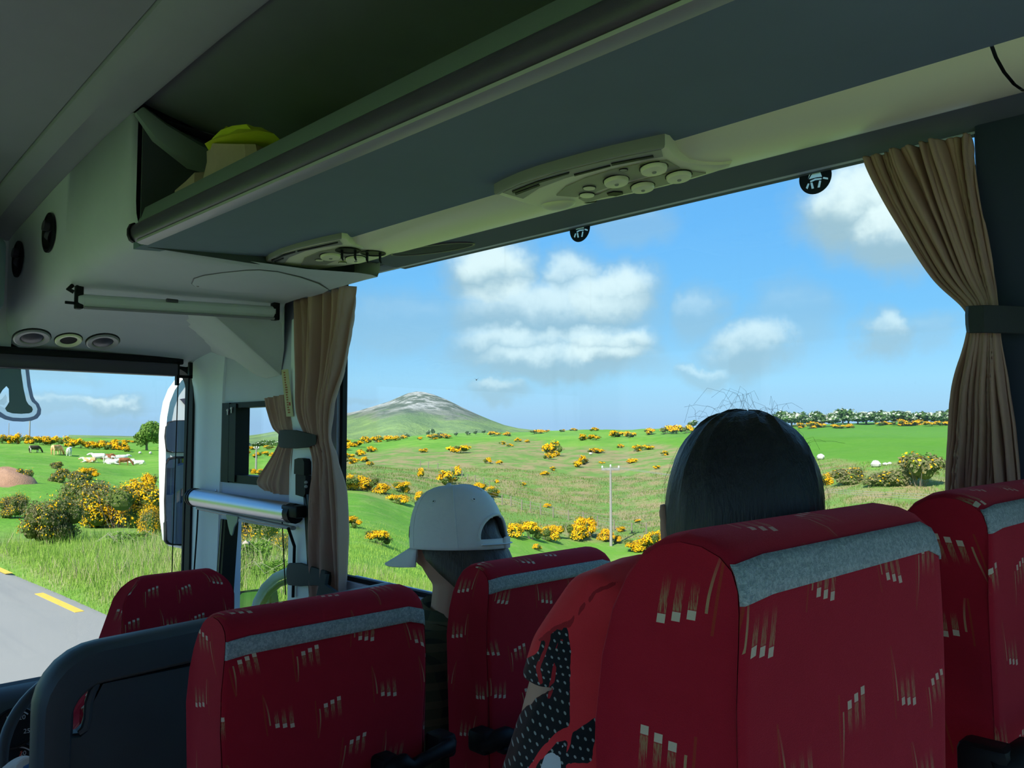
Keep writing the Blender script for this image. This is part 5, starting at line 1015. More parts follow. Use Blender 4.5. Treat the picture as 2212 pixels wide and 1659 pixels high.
def seat(xc, yb, ztop, hw, floor_z, label, strip_dz, thick=1., name='coach_seat', handle=None, hwf=None, group=None, strip=True, arm=False):
    e = thing(name, label, 'seat', (xc, yb, floor_z), group=group)
    hwf = hwf or (lambda z: hw*(1+.045*exp(-((z+.14)/.09)**2)-.03*max(0, -z-.3)))
    SS = [(-1, .004), (-.988, .001), (-.96, 0), (-.9, 0), (-.8, 0), (-.5, 0), (0, 0), (.5, 0), (.8, 0), (.9, 0), (.96, 0), (.988, .001), (1, .004)]
    arc = [0]
    for i in range(1, len(PROF)): arc.append(arc[-1]+math.hypot(PROF[i][0]-PROF[i-1][0], PROF[i][1]-PROF[i-1][1]))
    mb = MB(); rings = []; uvs = []; drop = lambda s_: (.013 if s_ > 0 else .004)*max(0, (abs(s_)-.80)/.2)**2.6
    for s_, ins in SS:
        rg = []
        for (py_, pz), a in zip(PROF, arc):
            cy, cz = .062, min(pz, -.05); k = ins
            dy = py_-.065; dz = pz+.10 if pz > -.1 else 0; ln = math.hypot(dy, dz)+1e-6
            y = py_*thick-k*dy/ln; z = pz-k*dz/ln-(drop(s_) if pz > -.12 else drop(s_)*max(0, 1-(-.12-pz)/.06))
            rg.append((xc+s_*hwf(pz), yb+y, ztop+z)); uvs.append((s_*hw, a))
        rings.append(rg)
    mb.loft(rings, False, False, True, uv=uvs)
    for s_, ring in ((-1, rings[0]), (1, rings[-1])):
        ctr = [(r[0]+s_*.0012, r[1]*1, r[2]) for r in ring]
        mb.add(ctr, [tuple(range(len(ctr)))], uv=[(5+r[1]-yb, r[2]-ztop) for r in ring])
    ob('backrest', mb, M_MOQ, e, angle=48)
    if strip:
        mb = MB(); rows = []
        for s_, ins in [(-1.004, .006), (-.995, .002)]+[(q, 0) for q in np.linspace(-.97, .97, 13)]+[(.995, .002), (1.004, .006)]:
            row = []
            for dz in (.0135, .006, -.006, -.0135):
                z = strip_dz+dz; yv = float(np.interp(z, [-.11, -.07, -.045, -.03, -.017, -.008], [0, 0, .0005, .002, .007, .017]))
                row.append((xc+s_*hwf(z), yb+yv*thick-.0025+ins*.8, ztop+z-drop(min(1, s_) if s_ > 0 else max(-1, s_))))
            rows.append(row)
        mb.grid(rows); o = ob('headrest_strip', mb, M_STRIP, e); md = o.modifiers.new('t', 'SOLIDIFY'); md.thickness = .002; o['label'] = 'grey hook-and-loop strip'
    mb = MB(); zc = floor_z+.44; mb.rbox((xc-hw*1.05, yb+.09, zc-.13), (xc+hw*1.05, yb+.55, zc), .03, 3, M=None); ob('cushion', mb, M_MOQ, e)
    mb = MB(); mb.rbox((xc-.03, yb+.15, floor_z), (xc+.03, yb+.42, zc-.13), .01); bx(mb, xc-.14, xc+.14, yb+.12, yb+.46, floor_z, floor_z+.02); ob('base', mb, M_BLACK, e)
    if handle:
        x0, z0, x1, z1 = handle; a, b = Vector((x0, yb-.03, z0)), Vector((x1, yb-.03, z1)); mb = MB(); h = (b-a)
        mb.tube([a+h*f+Vector((0, dy, dz)) for f, dy, dz in ((0, .012, -.004), (.05, 0, 0), (.12, -.006, .002), (.22, -.008, .003), (.32, -.012, -.004), (.45, -.014, .0), (.75, -.014, .004), (.9, -.008, .002), (1., .01, 0))], [.014, .017, .019, .018, .012, .012, .012, .014, .016], 10); o = ob('grab_handle', mb, M_BLACK, e)
        for f in (.06, .93): mb = MB(); mb.rbox((-.02, -.005, -.022), (.02, .045, .02), .008, M=Matrix.Translation(a+h*f)); ob('handle_mount', mb, M_BLACK, o)
        mb = MB(); mb.rbox((-.012, -.026, -.022), (.03, -.004, -.010), .004, M=Matrix.Translation(a+h*.16)); ob('lever', mb, M_BLACK, o)
    return e
FA, FB = -1.25, -1.46
seat(.693, .289, -.070, .187, FA, 'red patterned coach seat in front of the camera, black-haired passenger in it', -.029)
seat(1.240, .289, -.068, .190, FA, 'red patterned coach seat by the rear curtain, empty', -.029, handle=(.955, -.342, 1.2, -.335))
seat(.770, 1.20, -.278, .187, FB, 'red patterned coach seat directly behind the black partition', -.047, handle=(.855, -.572, 1.0, -.566))
seat(1.317, 1.20, -.262, .191, FB, 'red patterned coach seat with the white-capped passenger in it', -.038, handle=(1.082, -.588, 1.31, -.572))
for xs_, yb_, lb in ((-.36, .30, 'red patterned coach seat added unseen across the aisle, beside the photographer row'), (-.80, .30, 'red patterned coach seat added unseen across the aisle by the window'), (-.80, 1.2, 'red patterned coach seat added unseen across the aisle, front window side'), (-.36, 1.2, 'red patterned coach seat added unseen across the aisle, front aisle side')):  # unseen seats, added to block low light from the left windows
    seat(xs_, yb_, -.07 if yb_ < 1 else -.27, .187, FA if yb_ < 1 else FB, lb, -.03)
ds = seat(1.062, 2.5, -.424, .170, -1.8, 'red driver seat with rounded headrest beyond the partition', -.05, name='driver_seat', strip=False, thick=.8, hwf=lambda z: .170*sqrt(max(.05, min(1, 1-max(0, (z+.085)/.085)**2.2*.55)))+.105*max(0, min(1, (-z-.255)/.05)))

# ------------------------------------------------ partition behind the driver
pt = thing('partition_screen', 'black padded partition with a grab slot behind the driver seat', 'partition', (1.1, 2.12, -1.48))
def rollpath(x0, x1, ztop, zb, r, n=7):
    o = [(x0, zb), (x0, (zb+ztop)/2), (x0, ztop-r)]
    o += [(x0+r-r*cos(a), ztop-r+r*sin(a)) for a in [radians(90*j/n) for j in range(1, n+1)]]
    return o+[((x0+x1)/2, ztop+.012), (x1, ztop+.028)]
ring2 = [(.050, 0), (.047, .030), (.034, .046), (.0, .05), (-.034, .046), (-.045, .03), (-.050, 0), (-.045, -.03), (-.034, -.046), (0, -.05), (.034, -.046), (.047, -.03)]
path = rollpath(.606, 1.56, -.545, -1.4, .10); mb = MB(); rings = []
for i, (x, z) in enumerate(path):
    a = Vector(path[max(i-1, 0)]); b = Vector(path[min(i+1, len(path)-1)]); tg = (b-a).normalized(); nn = Vector((-tg.y, tg.x))
    fk = .74+.26*min(1, max(0, (z+.66)/.10)); rings.append([(x+nn.x*u*fk, 2.12+v, z+nn.y*u*fk) for u, v in ring2])
mb.loft(rings); ob('padded_frame', mb, M_PART, pt)
# panel with the slot
mb = MB(); hole = [P(x, y, Y=2.10) for x, y in ((156, 1584), (158, 1535), (164, 1500), (176, 1484), (196, 1478), (210, 1478), (200, 1494), (192, 1518), (189, 1552), (184, 1570), (172, 1582))]
hole = [(x, z) for x, y, z in hole]; hc = (sum(x for x, z in hole)/len(hole), sum(z for x, z in hole)/len(hole))
hole.sort(key=lambda q: atan2(q[1]-hc[1], q[0]-hc[0])); outer = []
for x, z in hole:
    dx_, dz_ = x-hc[0], z-hc[1]; ts = [(1.56-hc[0])/dx_ if dx_ > 0 else (.61-hc[0])/dx_, (-.59-hc[1])/dz_ if dz_ > 0 else (-1.4-hc[1])/dz_]; k = min(ts); outer.append((hc[0]+dx_*k, hc[1]+dz_*k))
for cx_, cz_ in ((.61, -.59), (1.56, -.59), (1.56, -1.4), (.61, -1.4)):
    j = min(range(len(outer)), key=lambda j: (outer[j][0]-cx_)**2+(outer[j][1]-cz_)**2); outer[j] = (cx_, cz_)
sh = lambda R_, y: [(x, y, z) for x, z in R_]
gro = [(hc[0]+(x-hc[0])*1.35, hc[1]+(z-hc[1])*1.12) for x, z in hole]
mb.loft([sh(outer, 2.13), sh(outer, 2.085), sh(gro, 2.085), sh(hole, 2.097), sh(hole, 2.13), sh(outer, 2.13)], False, False); ob('panel', mb, M_PART, pt, angle=30)
q = [P(x, y, Y=2.09) for x, y in ((211, 1476), (200, 1492), (192, 1518), (189, 1552), (183, 1573), (170, 1584))]; mb = MB(); mb.tube(q, [.006, .010, .010, .009, .010, .006], 8); ob('grip_edge', mb, M_PART, pt)

# ------------------------------------------------ dashboard and wheel
db = thing('dashboard', 'dark dashboard with round dials below the windscreen', 'dashboard', (.6, 3.2, -1.8))
sec = [(3.53, -.99), (3.47, -.925), (3.42, -.908), (3.36, -.912), (3.32, -.935), (3.30, -.965), (3.22, -.985), (3.16, -1.02), (3.12, -1.30), (3.3, -1.8), (3.53, -1.8)]
mb = MB(); mb.loft([[(x, y-.05*max(0, x-.2)*0, z) for y, z in sec] for x in (-.99, -.2, .4, .9, 1.3, 1.57)]); ob('body', mb, pm('dash_plastic', (.045, .05, .052), .6, var=.1), db)
fn = Vector((-.25, -1, .25)).normalized()
def dial(px, py, r, nums, needle, nm):
    q = Vector(P(px, py, Y=3.07)); M = frame_at(q, (-.3, -1., .30), (1, -.3, 0)); mb = MB()
    mb.lathe([(r*1.1, -.05), (r*1.1, .004), (r*1.0, .006), (r*.96, 0), (.001, 0)], M, 30); o = ob(nm, mb, M_BLACK, db)
    wt = pm('dial_white', (.6, .62, .62), .5, bstr=0)
    for a0, a1, rr_ in ((45, 100, .86), (-28, 8, .86)):
        mb = MB(); aa = [radians(a0+(a1-a0)*j/8) for j in range(9)]; mb.grid([[M @ Vector((r*k*cos(a), r*k*sin(a), .0015)) for k in (rr_, rr_+.07)] for a in aa]); ob('scale_mark', mb, wt, o)
    mb = MB(); a = radians(needle); mb.tube([M @ Vector((-.0*cos(a), 0, .003)), M @ Vector((r*.72*cos(a), r*.72*sin(a), .003))], [.0028, .0018], 5); ob('needle', mb, M_NEEDLE, o)
    for txt, a, k in nums:
        cu = bpy.data.curves.new('dial_number', 'FONT'); cu.body = txt; cu.size = r*.34; cu.align_x = 'CENTER'; cu.align_y = 'CENTER'; fo = bpy.data.objects.new('tmp', cu); C.objects.link(fo)
        mn = bpy.data.meshes.new_from_object(fo.evaluated_get(bpy.context.evaluated_depsgraph_get())); bpy.data.objects.remove(fo); bpy.data.curves.remove(cu); mn.materials.clear(); mn.materials.append(wt); to = bpy.data.objects.new('dial_number', mn); put(to, o)
        MM = M @ Matrix.Translation((r*k*cos(radians(a)), r*k*sin(radians(a)), .002)); MM.translation -= Vector(WB[db.name]); to.matrix_local = MM
    return o
M_NEEDLE = pm('needle_red', (.5, .04, .02), .5, bstr=0)
dial(31, 1573, .058, (('15', 118, .62), ('20', 55, .62), ('25', -22, .66)), 98, 'rev_counter')
dial(36, 1650, .055, (('20', 60, .6),), 70, 'speed_dial')
wh = thing('steering_wheel', 'large dark grey steering wheel seen past the partition edge', 'steering wheel', (.93, 2.9, -.98))
WC = Vector((.935, 2.80, -.985)); WX = Vector((1, 0, 0)); WU = Vector((0, .52, .855)).normalized(); WN = WX.cross(WU)
mb = MB(); R_w = .262
pts = [WC+WX*(R_w*cos(a))+WU*(R_w*sin(a)) for a in [2*pi*j/56 for j in range(56)]]
mb.loft([[p_+((p_-WC).normalized()*(.017*cos(b)))+WN*(.016*sin(b)) for b in [2*pi*j/10 for j in range(10)]] for p_ in pts+pts[:1]], False, False); ob('rim', mb, pm('wheel_rim', (.06, .07, .08), .38, bscale=600, bstr=.2), wh)
mb = MB(); mb.lathe([(.10, -.03), (.105, 0), (.09, .018), (.001, .022)], frame_at(WC-WN*.02*np.sign(WN.y)*-1, -WN if WN.y > 0 else WN, WX), 24); M_HUB = pm('wheel_hub', (.16, .2, .25), .45); ob('hub', mb, M_HUB, wh)
for a in (-12, 192, -50, 230):
    d_ = WX*cos(radians(a))+WU*sin(radians(a)); s_ = WX*-sin(radians(a))+WU*cos(radians(a)); mb = MB()
    mb.loft([[WC+d_*r_+s_*w_*c_+WN*h_ for c_, h_ in ((1, -.006), (-1, -.006), (-1, .008), (1, .008))] for r_, w_ in ((.08, .045), (.17, .03), (.255, .04))]); ob('spoke', mb, M_HUB, wh)

# ------------------------------------------------ outside mirrors
MY = 4.25
mr = thing('wing_mirror', 'white double wing mirror housing hanging outside the windscreen corner', 'mirror', (1.8, 4.3, .1))
out = [P(x+9, y, Y=MY) for x, y in ((352, 1168), (346, 1120), (344, 1000), (344, 940), (347, 900), (353, 868), (364, 840), (380, 818), (400, 802), (440, 784), (520, 764), (560, 764), (560, 800), (500, 830), (485, 880), (483, 1000), (482, 1150), (470, 1180), (440, 1190), (395, 1188), (366, 1182))]
cc_ = sum((Vector(q) for q in out), Vector())/len(out); mb = MB()
ins = lambda k, y: [Vector((cc_.x+(q[0]-cc_.x)*k, y, cc_.z+(q[2]-cc_.z)*k)) for q in out]
def insd(dd, y):
    n = len(out); o = []
    for i in range(n):
        a, b, c3 = (Vector((out[j % n][0], out[j % n][2])) for j in (i-1, i, i+1)); t1 = (b-a).normalized(); t2 = (c3-b).normalized(); nn = Vector((-(t1+t2).y, (t1+t2).x)).normalized()
        if nn.dot(Vector((cc_.x, cc_.z))-b) < 0 and i not in (12, 13): nn = -nn
        o.append(Vector((b.x+nn.x*dd, y, b.y+nn.y*dd)))
    return o
mb.loft([insd(.05, MY+.12), insd(.02, MY+.10), insd(0, MY+.06), insd(.002, MY+.014), insd(.012, MY+.001), insd(.02, MY+.01)]); ob('housing', mb, M_WHITE, mr)
M_MIR = pm('mirror_glass', (.2, .21, .22), .02, 1., var=0, bstr=0)
def mglass(y0, y1, tilt):
    a = [P(x, y, Y=MY+.005) for x, y in ((357, y1-8), (355, (y0+y1)/2), (357, y0+14), (364, y0+3), (378, y0), (470, y0-2), (470, y1), (372, y1), (362, y1-2))]
    c = sum((Vector(q) for q in a), Vector())/len(a); mb = MB(); mb.loft([[c+(Vector(q)-c)*k+Vector((0, d, 0)) for q in a] for k, d in ((1.0, .02), (1.0, -.004), (.965, -.006), (.95, -.002))], True, False); ob('mirror_frame', mb, M_RUBBER, mr, False)
    mb = MB(); mb.add([c+(Vector(q)-c)*.955+Vector((0, -.036+tilt*(q[0]-c.x), 0)) for q in a], [tuple(range(len(a)))]); ob('mirror_glass', mb, M_MIR, mr, False)
mglass(908, 978, -.26); mglass(986, 1178, -.24)
mb = MB(); q = [P(x, y, Y=MY+.005) for x, y in ((388, 862), (415, 858), (440, 862), (440, 890), (405, 880))]; mb.loft([[Vector(v) for v in q], [Vector(v)-Vector((0, .004, 0)) for v in q]]); ob('badge_plate', mb, M_RAIL, mr, False)
m2 = thing('kerb_mirror', 'grey arched mirror arm outside the lower cab window', 'mirror', P(560, 1290, X=1.78))
mb = MB(); mb.tube([P(548, 1330, X=1.76), P(556, 1300, X=1.76), P(572, 1270, X=1.76), P(596, 1247, X=1.76), P(622, 1236, X=1.76), P(660, 1232, X=1.74), P(700, 1240, X=1.70)], .020, 10); ob('arm', mb, pm('arm_grey', (.5, .55, .62), .75, bstr=0, spec=.2), m2)
mb = MB(); mb.tube([P(560, 1332, X=1.75), P(568, 1304, X=1.75), P(583, 1280, X=1.75), P(604, 1262, X=1.75), P(626, 1254, X=1.75), P(660, 1250, X=1.74)], .012, 8); ob('arm_lining', mb, M_BLACK, m2)
mb = MB(); q = [P(x, y, X=1.80) for x, y in ((512, 1320), (513, 1284), (520, 1277), (545, 1274), (575, 1273), (586, 1278), (590, 1320))]; mb.loft([[Vector(v)+Vector((d, 0, 0)) for v in q] for d in (0, .03)]); ob('mirror_housing', mb, M_RUBBER, m2, False)
q = [P(x, y, X=1.797) for x, y in ((516, 1320), (517, 1287), (523, 1281), (546, 1278), (572, 1277), (580, 1283), (584, 1320))]; mb = MB(); mb.add(q, [tuple(range(7))]); ob('mirror_glass', mb, pm('kerb_glass', (.25, .36, .3), .05, .9, var=0, bstr=0), m2, False)
# coach side panel that the mirror sees
mb = MB(); bx(mb, 1.70, 1.705, -6, 2.4, -2.3, -.52); bx(mb, 1.70, 1.705, -6, 2.4, .64, 1.0); bx(mb, 1.70, 1.705, 2.76, 3.3, -2.3, -.95)
o_ = struct('trim_7', mb, pm('coach_paint', (.16, .17, .18), .3, bstr=0), smooth=False); o_['label'] = 'grey outer side panels of the coach'

# ------------------------------------------------ things in the rack
def crumple(path_bottom, top, seed, m_, name, label, cat, subdiv=3):
    rg = random.Random(seed); n = len(path_bottom); mb = MB(); rings = []
    for k in range(subdiv+2):
        f = k/(subdiv+1); rings.append([Vector(b)*(1-f)+Vector(t_)*f+Vector((rg.uniform(-1, 1), rg.uniform(-1, 1), rg.uniform(-1, 1)))*.007 for b, t_ in zip(path_bottom, top)])
    mb.loft(rings); return tag(ob(name, mb, m_, angle=25), label, cat)
M_PAPER = pm('brown_paper', (.44, .33, .25), .85, var=.12, nscale=25, bscale=60, bstr=.3); M_VEST = pm('hi_vis_yellow', (.75, .82, .03), .75, var=.12, nscale=25, bscale=90, bstr=.3)
def ringxy(cx, cy, a, b, z, n=12, w_=.25, rot=0): return [(cx+a*(cos(q)*(1+w_*cos(2*q)*.3))*cos(rot)-b*sin(q)*sin(rot), cy+a*cos(q)*sin(rot)+b*sin(q)*cos(rot), z(cos(q), sin(q)) if callable(z) else z) for q in [2*pi*j/n for j in range(n)]]
q = P(398, 360, X=.90); crumple(ringxy(.915, 2.13, .05, .07, .537), ringxy(.915, 2.13, .045, .066, lambda c, s_: .645-.03*s_+.01*c), 1, M_PAPER, 'paper_bag', 'crumpled brown paper bag in the rack, nearer the front end', 'bag')
crumple(ringxy(.905, 1.88, .055, .12, .537), ringxy(.905, 1.88, .05, .115, lambda c, s_: .690+.012*s_), 2, M_PAPER, 'paper_bag', 'brown paper bag in the rack under the yellow vest', 'bag')
crumple(ringxy(.91, 1.845, .065, .15, lambda c, s_: .690+.012*s_), ringxy(.91, 1.86, .035, .06, lambda c, s_: .735+.006*s_+.004*c), 3, M_VEST, 'safety_vest', 'bright yellow safety vest bundled on top in the luggage rack', 'vest', 4)
# ------------------------------------------------ people
def remesh(name, mb, voxel, mats, smooth=4):
    me = bpy.data.meshes.new('tmp'); me.from_pydata(mb.v, [], mb.f); me.update(); fixn(me); o = bpy.data.objects.new('tmp', me); C.objects.link(o)
    m_ = o.modifiers.new('r', 'REMESH'); m_.mode = 'VOXEL'; m_.voxel_size = voxel
    m2_ = o.modifiers.new('s', 'SMOOTH'); m2_.iterations = smooth; m2_.factor = .5
    dg = bpy.context.evaluated_depsgraph_get(); out = bpy.data.meshes.new_from_object(o.evaluated_get(dg)); out.name = name
    bpy.data.objects.remove(o); bpy.data.meshes.remove(me); out.materials.clear()
    for q in mats: out.materials.append(q)
    out.polygons.foreach_set('use_smooth', [True]*len(out.polygons)); return out
def head_geo(M, sc=1., ear=0.):
    n, m = 56, 40; rings = []
    for i in range(m+1):
        ph = pi*(i+.02)/(m+.04); ring = []
        for j in range(n):
            th = 2*pi*j/n; d = Vector((sin(ph)*sin(th), sin(ph)*cos(th), -cos(ph)))
            x, y, z = .073*d.x, .093*d.y, .117*d.z
            lo = max(0, min(1, (-.015-z)/.10)); x *= 1-.36*lo*lo-.08*lo
            if y < 0: y *= 1-.42*lo
            else: y = y*(1-.10*lo)+.008*lo
            f = max(0, d.y)
            g = lambda cx, cz, wx, wz: exp(-((x-cx)/wx)**2-((z-cz)/wz)**2)
            y += f*(.026*g(0, -.036, .014, .012)+.015*g(0, -.012, .010, .022)+.004*g(0, .022, .05, .010)+.007*g(0, -.068, .020, .006)+.006*g(0, -.080, .018, .006)-.003*g(0, -.074, .02, .003)+.010*g(0, -.105, .022, .014)-.010*(g(.032, .004, .016, .012)+g(-.032, .004, .016, .012))+.004*(g(.042, -.03, .02, .02)+g(-.042, -.03, .02, .02)))
            ring.append(M @ Vector((x*sc, y*sc, z*sc)))
        rings.append(ring)
    mb = MB(); mb.loft(rings)
    for s_ in (-1, 1):                                   # ears: a curled rim round a dished middle
        c = Vector((s_*(.074-ear), -.008, -.020-ear)); pts = [c+Vector((s_*(.010+.004*sin(a)), .018*cos(a)-.004, .030*sin(a))) for a in [radians(q) for q in range(-80, 260, 24)]]
        mb.tube([M @ (q*sc) for q in pts], .0058*sc, 7); mb.sphere(M @ ((c+Vector((s_*.004, -.004, 0)))*sc), (.007*sc, .016*sc, .026*sc), 8, 6, M=M.to_3x3())
    return mb
def hand_geo(mb, wrist, d, nrm, curl=.9, sc=1., side=1):
    d = Vector(d).normalized(); nrm = Vector(nrm); nrm = (nrm-d*nrm.dot(d)).normalized(); s_ = d.cross(nrm)*side
    w0 = Vector(wrist); rows = [(0, .026, .019), (.03, .036, .017), (.06, .041, .015), (.088, .040, .013)]
    mb.loft([[w0+d*(a*sc)+s_*(b*sc*cos(q))+nrm*(c*sc*sin(q)) for q in [2*pi*j/12 for j in range(12)]] for a, b, c in rows])
    for k, (off, ln) in enumerate(((.030, .070), (.010, .080), (-.010, .075), (-.029, .058))):
        p_ = w0+d*(.075*sc)+s_*(off*sc); pts = [p_]; a = .15
        for sg in (.25, .42, .33, .25): pts.append(pts[-1]+(d*cos(a)-nrm*sin(a))*(ln*sg*sc)); a += curl
        mb.tube(pts, [.0092*sc, .009*sc, .0085*sc, .0078*sc, .006*sc], 8)
    p_ = w0+d*(.022*sc)+s_*(.026*sc); v = (d*.6+s_*.75-nrm*.25).normalized(); v2 = (d*.85+s_*.1-nrm*.55).normalized()
    mb.tube([p_, p_+v*.032*sc, p_+v*.05*sc+v2*.022*sc, p_+v*.05*sc+v2*.046*sc], [.013*sc, .011*sc, .010*sc, .007*sc], 8)
def torso_geo(mb, secs):
    mb.loft([[(cx+rx*(abs(cos(q))**.8)*np.sign(cos(q)), cy+ry*(abs(sin(q))**.85)*np.sign(sin(q)), z) for q in [2*pi*j/24 for j in range(24)]] for z, cx, cy, rx, ry in secs])
def cloth(body, name, keep, off, mats, parent, sub=0, label=None, thick=.002, cuts=()):
    if cuts:
        bm = bmesh.new(); bm.from_mesh(body)
        for co_, no_ in cuts: bmesh.ops.bisect_plane(bm, geom=bm.verts[:]+bm.edges[:]+bm.faces[:], plane_co=co_, plane_no=no_, dist=1e-5)
        body = bpy.data.meshes.new('tmp'); bm.to_mesh(body); bm.free()
    v = np.array([q.co for q in body.vertices]); nn = np.array([q.normal for q in body.vertices]); fs = []
    for p_ in body.polygons:
        if keep(p_.center): fs.append(list(p_.vertices))
    used = sorted({i for f in fs for i in f}); mp = {i: k for k, i in enumerate(used)}
    me = bpy.data.meshes.new(name); me.from_pydata((v[used]+nn[used]*off).tolist(), [], [[mp[i] for i in f] for f in fs])
    for m_ in mats: me.materials.append(m_)
    me.polygons.foreach_set('use_smooth', [True]*len(me.polygons))
    o = bpy.data.objects.new(name, me); put(o, parent)
    if sub: md = o.modifiers.new('sub', 'SUBSURF'); md.levels = md.render_levels = sub
    md = o.modifiers.new('thick', 'SOLIDIFY'); md.thickness = thick; md.offset = 1
    if label: o['label'] = label
    return o
def skinmat(name, c1, c2):
    m, t = newmat(name); co = t.co(); nz = t.noise(co, 12., 4.); b = t.bsdf(t.mix(nz, c1, c2), .55, 0, .35, t.bump(t.noise(co, 500., 2.), .15, .001)); p_ = b.node
    p_.inputs['Subsurface Weight'].default_value = .15; p_.inputs['Subsurface Radius'].default_value = (.01, .004, .002); t.out(b); return m
M_SKIN = skinmat('skin_warm', (.50, .29, .21), (.58, .36, .27)); M_SKIN2 = skinmat('skin_driver', (.58, .40, .32), (.66, .47, .38)); M_EYE = pm('eye_white', (.7, .68, .65), .2, bstr=0); M_TROUS = pm('dark_trousers', (.02, .022, .03), .9, bscale=500, bstr=.3)
def hairmat(name, c1, c2):
    m, t = newmat(name); co = t.co(); st_ = t.noise(t.v('MULTIPLY', co, (170., 170., 6.)), 1., 4., .7); n2 = t.noise(t.v('MULTIPLY', co, (30., 30., 3.)), 1., 3., .6)
    t.out(t.bsdf(t.mix(t.m('MULTIPLY', st_, n2), c1, c2), .42, 0, .5, t.bump(st_, .8, .004))); return m
M_HAIRB = hairmat('black_hair', (.006, .008, .011), (.03, .035, .042)); M_HAIRBR = hairmat('brown_hair', (.02, .015, .012), (.12, .085, .06))
def person(name, label, base, head_M, sc, torso, limbs, hands, voxel=.0055, skin=M_SKIN, ear=0.):
    e = thing(name, label, 'person', base); mb = head_geo(head_M, sc, ear); torso_geo(mb, torso)
    for pts, rad in limbs: mb.tube(pts, rad, 12)
    for h in hands: hand_geo(mb, *h)
    me = remesh('body', mb, voxel, [skin]); 
    for q in me.vertices: q.co -= Vector(base)
    o = bpy.data.objects.new('body', me); put(o, e); C.objects  # linked by put
    for s_ in (-1, 1): b = MB(); b.sphere(head_M @ Vector((s_*.032*sc, .078*sc, .004*sc)), .011*sc, 12, 8); ob('eye', b, M_EYE, e)
    return e, me
# passenger with black hair, red and black sports shirt
HC = Vector(P(1603, 1128, D=.93)); HM = Matrix.Translation(HC) @ rotz(radians(-58)) @ Matrix.Rotation(radians(4), 4, 'Y') @ Matrix.Rotation(radians(-6), 4, 'X')
bx0, by0 = .755, .535
base = (bx0, by0, -.83)
e, body = person('person', 'passenger with black tied hair in a red and black sports shirt, seen from behind', base, HM, 1.,
    [(-.86, bx0, by0+.03, .12, .09), (-.80, bx0, by0+.02, .185, .115), (-.70, bx0, by0+.01, .20, .12), (-.55, bx0, by0, .22, .115), (-.42, bx0, by0-.01, .232, .115), (-.34, bx0, by0-.02, .222, .11), (-.28, bx0, by0-.025, .198, .105), (-.215, bx0+.01, by0-.015, .15, .092), (-.165, bx0+.03, by0-.02, .105, .07), (-.14, bx0+.05, by0-.03, .07, .055), (-.12, HC.x-.01, HC.y-.0, .05, .05)],
    [([(.73, .53, -.195), (.668, .532, -.203), (.640, .548, -.235), (.634, .57, -.29), (.640, .60, -.37), (.67, .66, -.45), (.71, .78, -.50), (.73, .86, -.50)], [.060, .060, .050, .044, .041, .040, .036, .028]),
     ([(.85, .52, -.205), (.925, .52, -.22), (.95, .55, -.30), (.955, .60, -.46), (.90, .72, -.55), (.84, .82, -.58)], [.060, .062, .055, .044, .037, .028]),
     ([(.68, .56, -.77), (.66, .80, -.76), (.65, .98, -.78), (.65, .99, -1.0), (.65, .97, -1.20)], [.09, .078, .062, .054, .04]), ([(.84, .56, -.77), (.86, .80, -.76), (.87, .98, -.78), (.87, .99, -1.0), (.87, .97, -1.20)], [.09, .078, .062, .054, .04]),
     ([(.65, .95, -1.22), (.65, 1.08, -1.235)], [.04, .03]), ([(.87, .95, -1.22), (.87, 1.08, -1.235)], [.04, .03]), ([(bx0+.06, by0-.03, -.19), HC+Vector((0, .005, -.05))], [.055, .05])],
    [((.73, .86, -.50), (.3, .9, -.1), (0, .1, 1), .7, .95, 1), ((.84, .82, -.58), (-.3, .9, -.1), (0, .1, 1), .7, .95, -1)])
mt, t = newmat('sports_shirt'); a_ = t.n('ShaderNodeAttribute', attribute_name='panels'); kr, kg, kb = t.sep(a_.outputs[0]); co = t.co()
hx, hy, hz_ = t.sep(co); dots = t.xyz(t.m('ADD', t.m('MULTIPLY', t.m('SUBTRACT', hx, hy), 110.), t.m('MULTIPLY', hz_, 40.)), t.m('MULTIPLY', hz_, 150.), 0.)
fr_ = t.v('FRACTION', dots); dd2 = t.v('LENGTH', t.v('MULTIPLY', t.v('SUBTRACT', fr_, (.5, .5, 0.)), (1., 1., 0.)))
blk = t.m('GREATER_THAN', kr, .5); c = t.mix(t.noise(co, 30., 3.), (.74, .03, .045), (.86, .05, .065))
c2 = t.mix(t.m('LESS_THAN', dd2, .17), (.012, .016, .02), (.33, .38, .38)); c = t.mix(blk, c, c2); c = t.mix(t.m('GREATER_THAN', kg, .5), c, (.42, .02, .03)); c = t.mix(t.m('GREATER_THAN', kb, .5), c, (.62, .68, .74))
t.out(t.bsdf(c, .75, 0, .2, t.bump(t.noise(co, 700., 2.), .3, .001), .2, (.8, .2, .2)))
B_ = Vector(base)
def keep_shirt(c):
    w = c+B_
    if w.z < -.72: return False
    if w.z > -.155-.35*max(0, abs(w.x-HC.x+.01)-.055)*0 and math.hypot(w.x-HC.x, w.y-HC.y) < .085: return False
    if w.z > -.13: return False
    for s_ in (-1, 1):                                 # sleeves end mid upper arm
        ax = .634 if s_ < 0 else .957
        if s_ < 0 and w.z < -.2435 and math.hypot(w.x-ax, w.y-(.562+.36*max(0, -.28-w.z))) < .05 and (w.x < .62 or w.y > .56): return False
        if s_ > 0 and w.x > .89 and w.z < -.30 and math.hypot(w.x-ax, w.y-(.565+.30*max(0, -.30-w.z))) < .066: return False
    return w.y < .70
sh_ = cloth(body, 'shirt', keep_shirt, .007, [mt], e, 1, cuts=[(Vector((.61, .57, -.2435))-B_, Vector((0, 0, 1))), (Vector((0, 0, -.72))-B_, Vector((0, 0, 1))), (Vector((0, 0, -.13))-B_, Vector((0, 0, 1)))])
